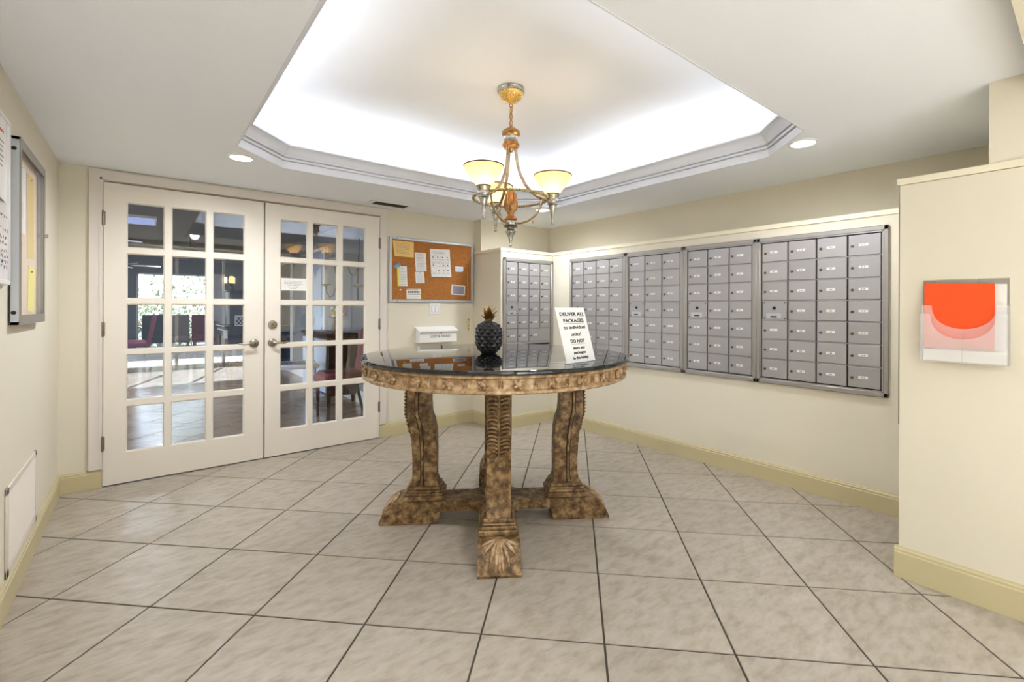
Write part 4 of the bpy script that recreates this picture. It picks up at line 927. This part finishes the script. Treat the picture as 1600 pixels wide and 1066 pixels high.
# ------------------------------------------------------------------ leaflet holder on the pier
lh = thing('leaflet_holder', 'clear acrylic leaflet holder on the pier holding an orange sheet', 'leaflet holder', (XP, .483, .985), -PI/2)   # local x: to the viewer's right, -y: out of the wall
W_ = .262
obj('back_plate', box((0, -.003, 0), (W_, 0, .345)), 'acrylic', lh, smooth=0)
def pocket(y, top, dip, nm):
    P = [(0, 0), (W_, 0), (W_, top)]
    for i in range(13):
        a = PI*i/12; P.append((W_/2+.098*math.cos(a), top-dip*math.sin(a)**.8))
    P.append((0, top)); return obj(nm, MB().prism(P, y-.0028, y, Matrix(((1, 0, 0, 0), (0, 0, 1, 0), (0, 1, 0, 0), (0, 0, 0, 1)))), 'frosted_acrylic', lh, smooth=0)
pocket(-.030, .236, .098, 'middle_wall'); pocket(-.058, .200, .104, 'front_wall')
obj('side_walls', boxes(((-.0025, -.058, 0), (0, 0, .20)), ((W_, -.058, 0), (W_+.0025, 0, .24)), ((0, -.058, -.0025), (W_, 0, 0)), ((W_/2-.001, -.056, .0), (W_/2+.001, -.032, .13))), 'acrylic', lh, smooth=0)
def sheet_in(label, x0, x1, z0, z1, y, m, tilt, slope=0, group='sheets in the leaflet holder'):
    t = thing('leaflet', label, 'paper', (XP+y, .483-(x0+x1)/2, .985+z0), -PI/2, group)
    hw = (x1-x0)/2
    obj('sheet', MB().prism([(-hw, 0), (hw, 0), (hw, z1-z0-slope), (-hw, z1-z0)], -.0014, 0, Matrix.Rotation(R(tilt), 4, 'X') @ Matrix(((1, 0, 0, 0), (0, 0, 1, 0), (0, 1, 0, 0), (0, 0, 0, 1)))), m, t)
sheet_in('large orange sheet standing in the leaflet holder on the pier', .006, .222, .054, .335, -.022, 'orange_paper', -1.5, .012)
sheet_in('white sheet behind the orange sheet in the leaflet holder', .03, .255, .003, .325, -.008, 'paper_white', -.6, .004)
sheet_in('white sheet low in the leaflet holder in front of the orange sheet', .008, .256, .003, .050, -.040, 'paper_white', 0)

# ------------------------------------------------------------------ lounge behind the glass doors
LZ, LXR, LYF = 2.32, 2.12, 14.06
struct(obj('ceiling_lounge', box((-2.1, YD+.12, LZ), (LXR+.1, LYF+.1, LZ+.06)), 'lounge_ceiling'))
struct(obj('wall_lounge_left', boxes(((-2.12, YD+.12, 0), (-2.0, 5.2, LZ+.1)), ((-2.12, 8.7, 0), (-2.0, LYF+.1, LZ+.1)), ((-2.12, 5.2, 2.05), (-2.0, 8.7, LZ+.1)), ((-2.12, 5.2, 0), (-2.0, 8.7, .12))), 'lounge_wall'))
w4 = struct(obj('window_4', boxes(*[((-2.09, y-.03, .12), (-2.03, y+.03, 2.05)) for y in (5.23, 6.97, 8.67)], ((-2.09, 5.2, 2.0), (-2.03, 8.7, 2.05)), ((-2.09, 5.2, .12), (-2.03, 8.7, .18))), 'lounge_white'))
for y in (5.26, 7.0): obj('pane', box((-2.063, y, .18), (-2.057, y+1.64, 2.0)), 'window_glass', w4, smooth=0)
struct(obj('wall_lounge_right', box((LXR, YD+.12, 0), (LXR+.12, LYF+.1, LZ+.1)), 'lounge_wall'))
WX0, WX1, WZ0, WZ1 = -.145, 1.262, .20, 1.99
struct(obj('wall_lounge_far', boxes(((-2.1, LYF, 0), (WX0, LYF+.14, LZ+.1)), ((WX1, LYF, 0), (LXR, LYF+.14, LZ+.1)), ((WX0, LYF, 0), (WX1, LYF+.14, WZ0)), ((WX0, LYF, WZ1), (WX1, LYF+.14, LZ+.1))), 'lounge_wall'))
w2 = struct(obj('window_2', boxes(((WX0, LYF+.03, WZ0), (WX0+.04, LYF+.09, WZ1)), ((WX1-.04, LYF+.03, WZ0), (WX1, LYF+.09, WZ1)), ((WX0, LYF+.03, WZ0), (WX1, LYF+.09, WZ0+.05)), ((WX0, LYF+.03, WZ1-.04), (WX1, LYF+.09, WZ1)), ((.405, LYF+.03, WZ0), (.445, LYF+.09, WZ1))), 'lounge_white'))
for a, b_ in ((WX0+.04, .405), (.445, WX1-.04)): obj('pane', box((a, LYF+.057, WZ0+.05), (b_, LYF+.063, WZ1-.04)), 'window_glass', w2, smooth=0)
obj('window_sill', box((WX0-.03, LYF-.05, WZ0-.03), (WX1+.03, LYF+.03, WZ0)), 'lounge_white', w2)
baseboard('baseboard_lounge', (-2.0, LYF), (LXR, LYF), (0, -1), h=.13, m='lounge_white')
baseboard('baseboard_lounge', (LXR, YD+.12), (LXR, LYF), (-1, 0), h=.15, m='lounge_white', th=.02)
baseboard('baseboard_lounge', (-2.0, YD+.12), (-2.0, LYF), (1, 0), h=.13, m='lounge_white')
# panelled narrow door in the far wall
d3 = struct(obj('door_3', box((1.31, LYF-.03, .0), (1.60, LYF, 2.02)), 'lounge_white'))
for z0, z1 in ((.2, .82), (.95, 1.5), (1.6, 1.92)): obj('door_panel', MB().box((1.36, LYF-.042, z0), (1.55, LYF-.03, z1), .008), 'lounge_white', d3)
obj('door_knob', MB().ball((1.335, LYF-.06, .98), .025), 'black', d3)
# reflection of entrance glazing modelled as frames, and pale panel on the right wall
w3 = struct(obj('entry_reflection', boxes(*[((LXR-.03, y-.02, .0), (LXR, y+.02, 2.06)) for y in (9.33, 10.2, 11.0)], ((LXR-.03, 9.33, 2.02), (LXR, 11.0, 2.06)), ((LXR-.03, 9.33, 0), (LXR, 11.0, .12))), 'lounge_white'))
for y0, y1 in ((9.35, 10.18), (10.22, 10.98)): obj('pane', box((LXR-.018, y0, .12), (LXR-.008, y1, 2.02)), 'reflection_blue', w3)
d4 = struct(obj('door_4', box((LXR-.03, 7.27, .0), (LXR, 8.08, 2.05)), 'blue_panel'))
obj('door_frame', boxes(((LXR-.045, 7.21, 0), (LXR, 7.26, 2.09)), ((LXR-.045, 8.09, 0), (LXR, 8.14, 2.09)), ((LXR-.045, 7.21, 2.055), (LXR, 8.14, 2.1))), 'lounge_white', d4)
obj('door_panel', boxes(((LXR-.04, 7.38, .2), (LXR-.03, 7.97, .9)), ((LXR-.04, 7.38, 1.05), (LXR-.03, 7.97, 1.9))), 'blue_panel', d4)

def side_chair(label, loc, rz, fab, wood='chair_wood', h=1.0, name='side_chair', group='upholstered chairs in the lounge', w_=.46):
    t = thing(name, label, 'chair', loc, rz, group); hw = w_/2
    obj('seat', MB().box((-hw, -.25, .37), (hw, .22, .48), .03).box((-hw+.03, -.22, .46), (hw-.03, .18, .505), .02), fab, t)
    P = [(.17, .36), (.26, .36), (.30, .6), (.345, .85), (.365, h-.02), (.35, h), (.32, h), (.29, h-.03), (.26, .8), (.215, .55)]
    obj('backrest', MB().prism(P, -hw, hw, Matrix(((0, 0, 1, 0), (1, 0, 0, 0), (0, 1, 0, 0), (0, 0, 0, 1)))), fab, t)
    for sx in (-1, 1):
        obj('leg', MB().tube([(sx*(hw-.04), -.21, .38), (sx*(hw-.045), -.212, 0)], [.026, .017], 4), wood, t)
        obj('leg', MB().tube([(sx*(hw-.04), .20, .38), (sx*(hw-.045), .29, 0)], [.026, .017], 4), wood, t)
    return t
side_chair('navy upholstered chair with its back to the lounge window, leftmost of the row', (.19, 13.42, 0), 0, 'navy_fabric')
side_chair('taupe upholstered chair with its back to the lounge window', (.645, 13.48, 0), 0, 'taupe_fabric', w_=.40)
side_chair('maroon upholstered chair with its back to the window, next to the panelled door', (1.10, 13.46, 0), 0, 'maroon_fabric', w_=.42)
side_chair('rose red upholstered chair turned sideways at the left of the lounge window', (-.16, 12.45, 0), -PI/2, 'rose_fabric', h=1.0, w_=.44)
side_chair('red upholstered chair just behind the right glass door, partly behind the table', (1.70, 5.22, 0), -PI/2, 'maroon_fabric', 'dark_wood', .98, w_=.46)
# ivory chair with chrome legs
iv = thing('chrome_leg_chair', 'ivory shell chair with thin chrome legs behind the right glass door', 'chair', (1.40, 5.95, 0), PI/2-.15)
P = [(.20, .52), (.23, .56), (.262, .75), (.29, .95), (.305, 1.04), (.285, 1.05), (.262, .95), (.235, .75), (.205, .60)]
obj('backrest', MB().prism(P, -.2, .2, Matrix(((0, 0, 1, 0), (1, 0, 0, 0), (0, 1, 0, 0), (0, 0, 0, 1)))), 'ivory_fabric', iv)
obj('seat', MB().box((-.23, -.23, .49), (.23, .22, .545), .02), 'ivory_fabric', iv)
for sx in (-1, 1):
    for sy in (-1, 1): obj('leg', MB().tube([(sx*.19, sy*.18, .49), (sx*.21, sy*.21, 0)], .011, 8), 'chrome', iv)
# dark sideboard with vase of flowers
sb = thing('sideboard', 'dark wooden sideboard with pale blue doors against the right lounge wall', 'sideboard', (1.92, 6.55, 0))
obj('carcass', box((-.17, -.62, .1), (.19, .5, .84), .01), 'dark_wood', sb); obj('top', box((-.2, -.64, .84), (.19, .52, .875), .008), 'dark_wood', sb)
for k in range(2):
    dd = obj('door', MB().box((-.187, -.58+.55*k, .14), (-.17, -.08+.55*k, .80), .006), 'blue_panel', sb); obj('knob', MB().ball((-.2, -.14+.15*k, .5), .014), 'brass', dd)
for x in (-.14, .15):
    for y in (-.58, .46): obj('leg', MB().tube([(x, y, .1), (x, y, 0)], [.025, .018], 6), 'dark_wood', sb)
fv = thing('flower_vase', 'brown vase of yellow and cream flowers on the dark sideboard', 'vase', (1.885, 6.05, .875))
obj('vase', MB().lathe([(.0001, 0), (.04, 0), (.055, .04), (.05, .1), (.03, .14), (.036, .16), (.0001, .16)], 18), 'vase_brown', fv)
rf = random.Random(5)
for k in range(16):
    a = rf.uniform(0, 6.28); r_ = rf.uniform(.02, .11); z = .24+rf.uniform(0, .14)-r_*.4
    st_ = obj('stem', MB().tube([(0, 0, .14), (r_*math.cos(a)*.5, r_*math.sin(a)*.5, .2), (r_*math.cos(a), r_*math.sin(a), z)], .003, 4), 'leaf_green', fv)
    obj('blossom', MB().ball((r_*math.cos(a), r_*math.sin(a), z), (.024, .024, .018), n=8, k=4), 'flower_yellow' if k % 3 else 'flower_cream', st_)
for k in range(8):
    a = k*.785; obj('leaf', MB().ball((0, 0, 0), (.06, .016, .004), M=Matrix.Translation((.05*math.cos(a), .05*math.sin(a), .19)) @ Matrix.Rotation(a, 4, 'Z') @ Matrix.Rotation(R(-25), 4, 'Y'), n=8, k=4), 'leaf_green', fv)
# wrought iron candle sconces on the right wall
def candle_sconce(label, y, z, flip):
    t = thing('candle_sconce', label, 'wall sconce', (LXR, y, z), 0, 'iron candle sconces on the lounge wall')
    obj('frame', MB().tube([(-.012, 0, .42), (-.02, .01*flip, .2), (-.02, .03*flip, 0), (-.03, .02*flip, -.25), (-.05, -.04*flip, -.36), (-.07, -.12*flip, -.38), (-.09, -.18*flip, -.32), (-.1, -.20*flip, -.22)], .007, 6), 'wrought_iron', t)
    obj('frame', MB().tube([(-.02, .02*flip, .05), (-.05, .09*flip, -.06), (-.08, .16*flip, -.02), (-.1, .17*flip, .06)], .006, 6), 'wrought_iron', t)
    for yy, zz in ((-.20*flip, -.22), (.17*flip, .06)):
        d_ = obj('dish', MB().lathe([(.0001, 0), (.02, 0), (.07, .022), (.074, .028), (.066, .026), (.02, .008), (.0001, .008)], 20, (-.1, yy, zz)), 'brass_dish', t)
        obj('candle', MB().lathe([(.022, .008), (.022, .04), (.0001, .042)], 12, (-.1, yy, zz)), 'flower_cream', d_)
candle_sconce('iron candle sconce on the lounge wall seen through the rightmost panes', 5.85, 1.66, 1)
candle_sconce('iron candle sconce on the lounge wall beside the pale blue door', 6.75, 1.72, -1)
# piano, stool, cabinet, lamp
pn = thing('piano', 'low black piano against the right lounge wall', 'piano', (1.16, 10.3, 0))
obj('case', box((.34, 0, .16), (.93, 1.3, .80), .01), 'piano_black', pn)
kb = obj('keybed', box((.02, .02, .62), (.36, 1.28, .74), .008), 'piano_black', pn)
obj('keys', boxes(*[((.03, .06+.0465*k, .74), (.20, .06+.0465*k+.044, .755)) for k in range(26)]), 'lounge_white', kb)
obj('key_lid', box((.0, -.01, .80), (.93, 1.31, .83), .006), 'piano_black', pn)
for y in (.06, 1.24): obj('leg', MB().tube([(.06, y, .62), (.06, y, .2), (.06, y, 0)], [.03, .022, .03], 8), 'chair_wood', pn)
for y in (.05, 1.2): obj('side_leg', box((.40, y, 0), (.86, y+.06, .16)), 'chair_wood', pn)
obj('end_panel', box((.07, -.006, .16), (.93, .012, .80)), 'piano_black', pn)
obj('key_end_highlight', box((.0, .0, .60), (.06, .03, .76)), 'lounge_white', pn)  # pale block paints in the highlight at the keyboard end
mr_ = thing('lattice_rack', 'white lattice music rack standing on the black piano', 'music rack', (1.44, 10.42, .83), R(-10))
lat = MB()
TL = Matrix.Rotation(R(-14), 4, 'X')
for a, b_ in (((-.09, 0, 0), (.11, .012, .018)), ((-.09, 0, .19), (.11, .012, .205)), ((-.09, 0, 0), (-.075, .012, .205)), ((.095, 0, 0), (.11, .012, .205))): lat.box(a, b_, M=TL)
for k in range(3):
    x = -.085+.063*k
    lat.tube([TL @ Vector((x, .006, .01)), TL @ Vector((x+.063, .006, .10)), TL @ Vector((x, .006, .195))], .006, 4); lat.tube([TL @ Vector((x+.063, .006, .01)), TL @ Vector((x, .006, .10)), TL @ Vector((x+.063, .006, .195))], .006, 4)
obj('lattice', lat, 'lounge_white', mr_); obj('foot', box((-.09, 0, 0), (.11, .1, .01)), 'lounge_white', mr_)
ps = thing('piano_stool', 'wooden stool in front of the black piano', 'stool', (1.36, 9.62, 0))
obj('seat', box((-.16, -.16, .46), (.16, .16, .50), .01), 'chair_wood', ps)
for x in (-.12, .12):
    for y in (-.12, .12): obj('leg', MB().tube([(x, y, .46), (x*1.08, y*1.08, 0)], [.022, .017], 4), 'chair_wood', ps)
obj('stretcher', boxes(((-.12, -.13, .16), (.12, -.11, .19)), ((-.12, .11, .16), (.12, .13, .19))), 'chair_wood', ps)
cbn = thing('tall_cabinet', 'tall blue grey cabinet at the right end of the lounge with a lamp on top', 'cabinet', (1.43, 12.0, 0))
obj('carcass', box((0, 0, 0), (.55, .45, 1.53), .008), 'cabinet_grey', cbn); obj('top', box((-.03, -.03, 1.53), (.58, .47, 1.565), .01), 'cabinet_grey', cbn)
obj('lit_edge', box((-.012, -.01, .02), (.03, .03, 1.53)), 'lounge_white', cbn)  # white strip paints in the light on the cabinet's left edge
cd_ = obj('door', MB().box((.05, -.014, .1), (.5, 0, 1.48), .006), 'cabinet_grey', cbn); obj('knob', MB().ball((.45, -.026, .8), .014), 'brass', cd_)
lp_ = thing('oil_lamp', 'lit amber glass lamp on a dark base on the tall cabinet', 'lamp', (1.52, 12.2, 1.565))
obj('base', MB().lathe([(.0001, 0), (.09, 0), (.085, .02), (.03, .05), (.022, .09), (.05, .13), (.05, .15), (.0001, .16)], 18), 'black', lp_)
obj('lamp_shade', MB().lathe([(.0001, .16), (.045, .165), (.062, .21), (.055, .27), (.04, .31), (.0001, .32)], 18), 'lamp_glow', lp_)
ws_ = thing('wall_sconce', 'pair of lit warm cylinder shades on the far lounge wall', 'wall sconce', (1.70, LYF, 1.8))
obj('plate', box((-.14, -.02, -.03), (.14, 0, .03)), 'brass', ws_)
for x in (-.085, .085):
    obj('arm', MB().tube([(x, -.01, 0), (x, -.07, -.03), (x, -.08, .0)], .008, 6), 'brass', ws_)
    obj('shade', MB().lathe([(.0001, 0), (.03, 0), (.03, .15), (.0001, .15)], 16, (x, -.08, 0)), 'sconce_glow', ws_)
# cool troffers in the lounge ceiling; the far one is added as fill
for x, y, lb in ((-.08, 7.70, 'cool bluish ceiling light panel seen through the top left pane'), (.3, 11.9, 'added fill light panel far back in the lounge ceiling')):
    t = thing('ceiling_panel_light', lb, 'ceiling light', (x, y, LZ), 0, 'light panels in the lounge ceiling')
    obj('frame', boxes(((-.20, -.32, -.03), (-.18, .32, 0)), ((.18, -.32, -.03), (.20, .32, 0)), ((-.18, -.32, -.03), (.18, -.30, 0)), ((-.18, .30, -.03), (.18, .32, 0))), 'lounge_white', t)
    obj('diffuser', box((-.18, -.30, -.02), (.18, .30, -.005)), 'panel_glow', t)
    ld = bpy.data.lights.new('panel_light', 'AREA'); ld.shape = 'RECTANGLE'; ld.size = .34; ld.size_y = .58; ld.energy = 16; ld.color = (.85, .92, 1)
    lo = bpy.data.objects.new('panel_light', ld); C.objects.link(lo); lo.parent = t; lo.location = (0, 0, -.03); lo.visible_camera = False
# ceiling fans
def fan(label, x, y, rod, a0, mb='fan_blade', nb=5, rl=.62):
    t = thing('ceiling_fan', label, 'ceiling fan', (x, y, LZ), 0, 'ceiling fans in the lounge')
    obj('canopy', MB().lathe([(.0001, 0), (.075, 0), (.07, -.02), (.03, -.05), (.0001, -.052)], 20), 'fan_metal', t)
    obj('rod', MB().tube([(0, 0, -.04), (0, 0, -rod)], .012, 8), 'fan_metal', t)
    obj('motor', MB().lathe([(.0001, -rod+.02), (.03, -rod+.02), (.09, -rod), (.125, -rod-.03), (.125, -rod-.07), (.09, -rod-.1), (.04, -rod-.115), (.0001, -rod-.12)], 24), 'fan_metal', t)
    for k in range(nb):
        a = R(a0)+2*PI*k/nb; Mr = Matrix.Rotation(a, 4, 'Z') @ Matrix.Translation((0, 0, -rod-.085)) @ Matrix.Rotation(R(12), 4, 'X')
        b_ = obj('blade', MB().prism([(.18, -.05), (.25, -.065), (rl-.04, -.075), (rl, -.05), (rl, .05), (rl-.04, .075), (.25, .065), (.18, .05)], -.004, .004, Mr), mb, t)
        obj('blade_arm', MB().box((.09, -.018, -.004), (.22, .018, .006), M=Mr), 'fan_metal', b_)
    obj('pull_chain', MB().tube([(.0, .0, -rod-.11), (0, 0, -rod-.27)], .0025, 4).ball((0, 0, -rod-.275), .01, n=8, k=4), 'black', t)
fan('dark ceiling fan with pull chain hanging in the middle of the lounge', .55, 9.0, .20, 8)
fan('ceiling fan just inside the left glass door, blades whitened as if lit', -.62, 8.3, .12, 20, 'lounge_white')  # white blade colour stands in for light falling on them
fan('ceiling fan at the far left of the lounge near the window', -.38, 11.2, .28, 5, 'lounge_white')

# ------------------------------------------------------------------ outdoors
struct(obj('ground', boxes(((-25, -5.2, -.1), (25, -2.64, -.03))), 'ground'))  # unseen pale strip, added to bounce sunlight up onto the lobby ceiling
struct(obj('ground', boxes(((-25, LYF+.2, -.1), (25, 40, -.03)), ((-25, -30, -.1), (25, -5.2, -.04)), ((-25, -2.64, -.1), (-2.35, LYF+.2, -.03))), 'dark_ground'))  # ground toned dark to dim the door reflections and window view
struct(obj('sky_block_wall', box((-14, -15.3, -.04), (14, -15, 7)), 'roofing'))  # unseen slab added to keep bright sky out of the door reflections
def bush(label, x, y, rx, ry, h, n, seed):
    t = thing('shrub', label, 'shrub', (x, y, -.03), 0, 'sunlit shrubs outside the lounge window'); r_ = random.Random(seed)
    tr = MB()
    for k in range(5):
        a = r_.uniform(0, 6.28); tr.tube([(0, 0, 0), (.2*math.cos(a), .2*math.sin(a), h*.3), (.6*rx*math.cos(a), .6*ry*math.sin(a), h*.7)], [.05, .035, .015], 5)
    obj('stem', tr, 'bark', t)
    m_ = MB()
    for k in range(n):
        a = r_.uniform(0, 6.28); u = r_.random()**.45; zz = r_.uniform(.05, 1); e = (1-(2*zz-1)**4)**.5
        p = Vector((rx*u*e*math.cos(a), ry*u*e*math.sin(a), h*zz)); s_ = r_.uniform(.05, .11)
        Mt = Matrix.Translation(p) @ Matrix.Rotation(r_.uniform(0, 6.28), 4, 'Z') @ Matrix.Rotation(r_.uniform(-1.2, 1.2), 4, 'X')
        m_.add([(0, -s_, 0), (s_*.45, 0, .01), (0, s_, 0), (-s_*.45, 0, .01)], [(0, 1, 2, 3)], Mt)
    stuff(obj('foliage', m_, 'hedge_leaf', t, smooth=0))
bush('sunlit shrub outside the lounge window, at its left', -1.6, 18.9, 1.6, 1.0, 2.6, 2600, 1)
bush('sunlit shrub outside the middle of the lounge window', 1.75, 19.4, 1.7, 1.1, 3.1, 2800, 2)
bush('low sunlit shrub close outside the lounge window',   .35, 17.4, 1.3, .4, 1.25, 1500, 3)
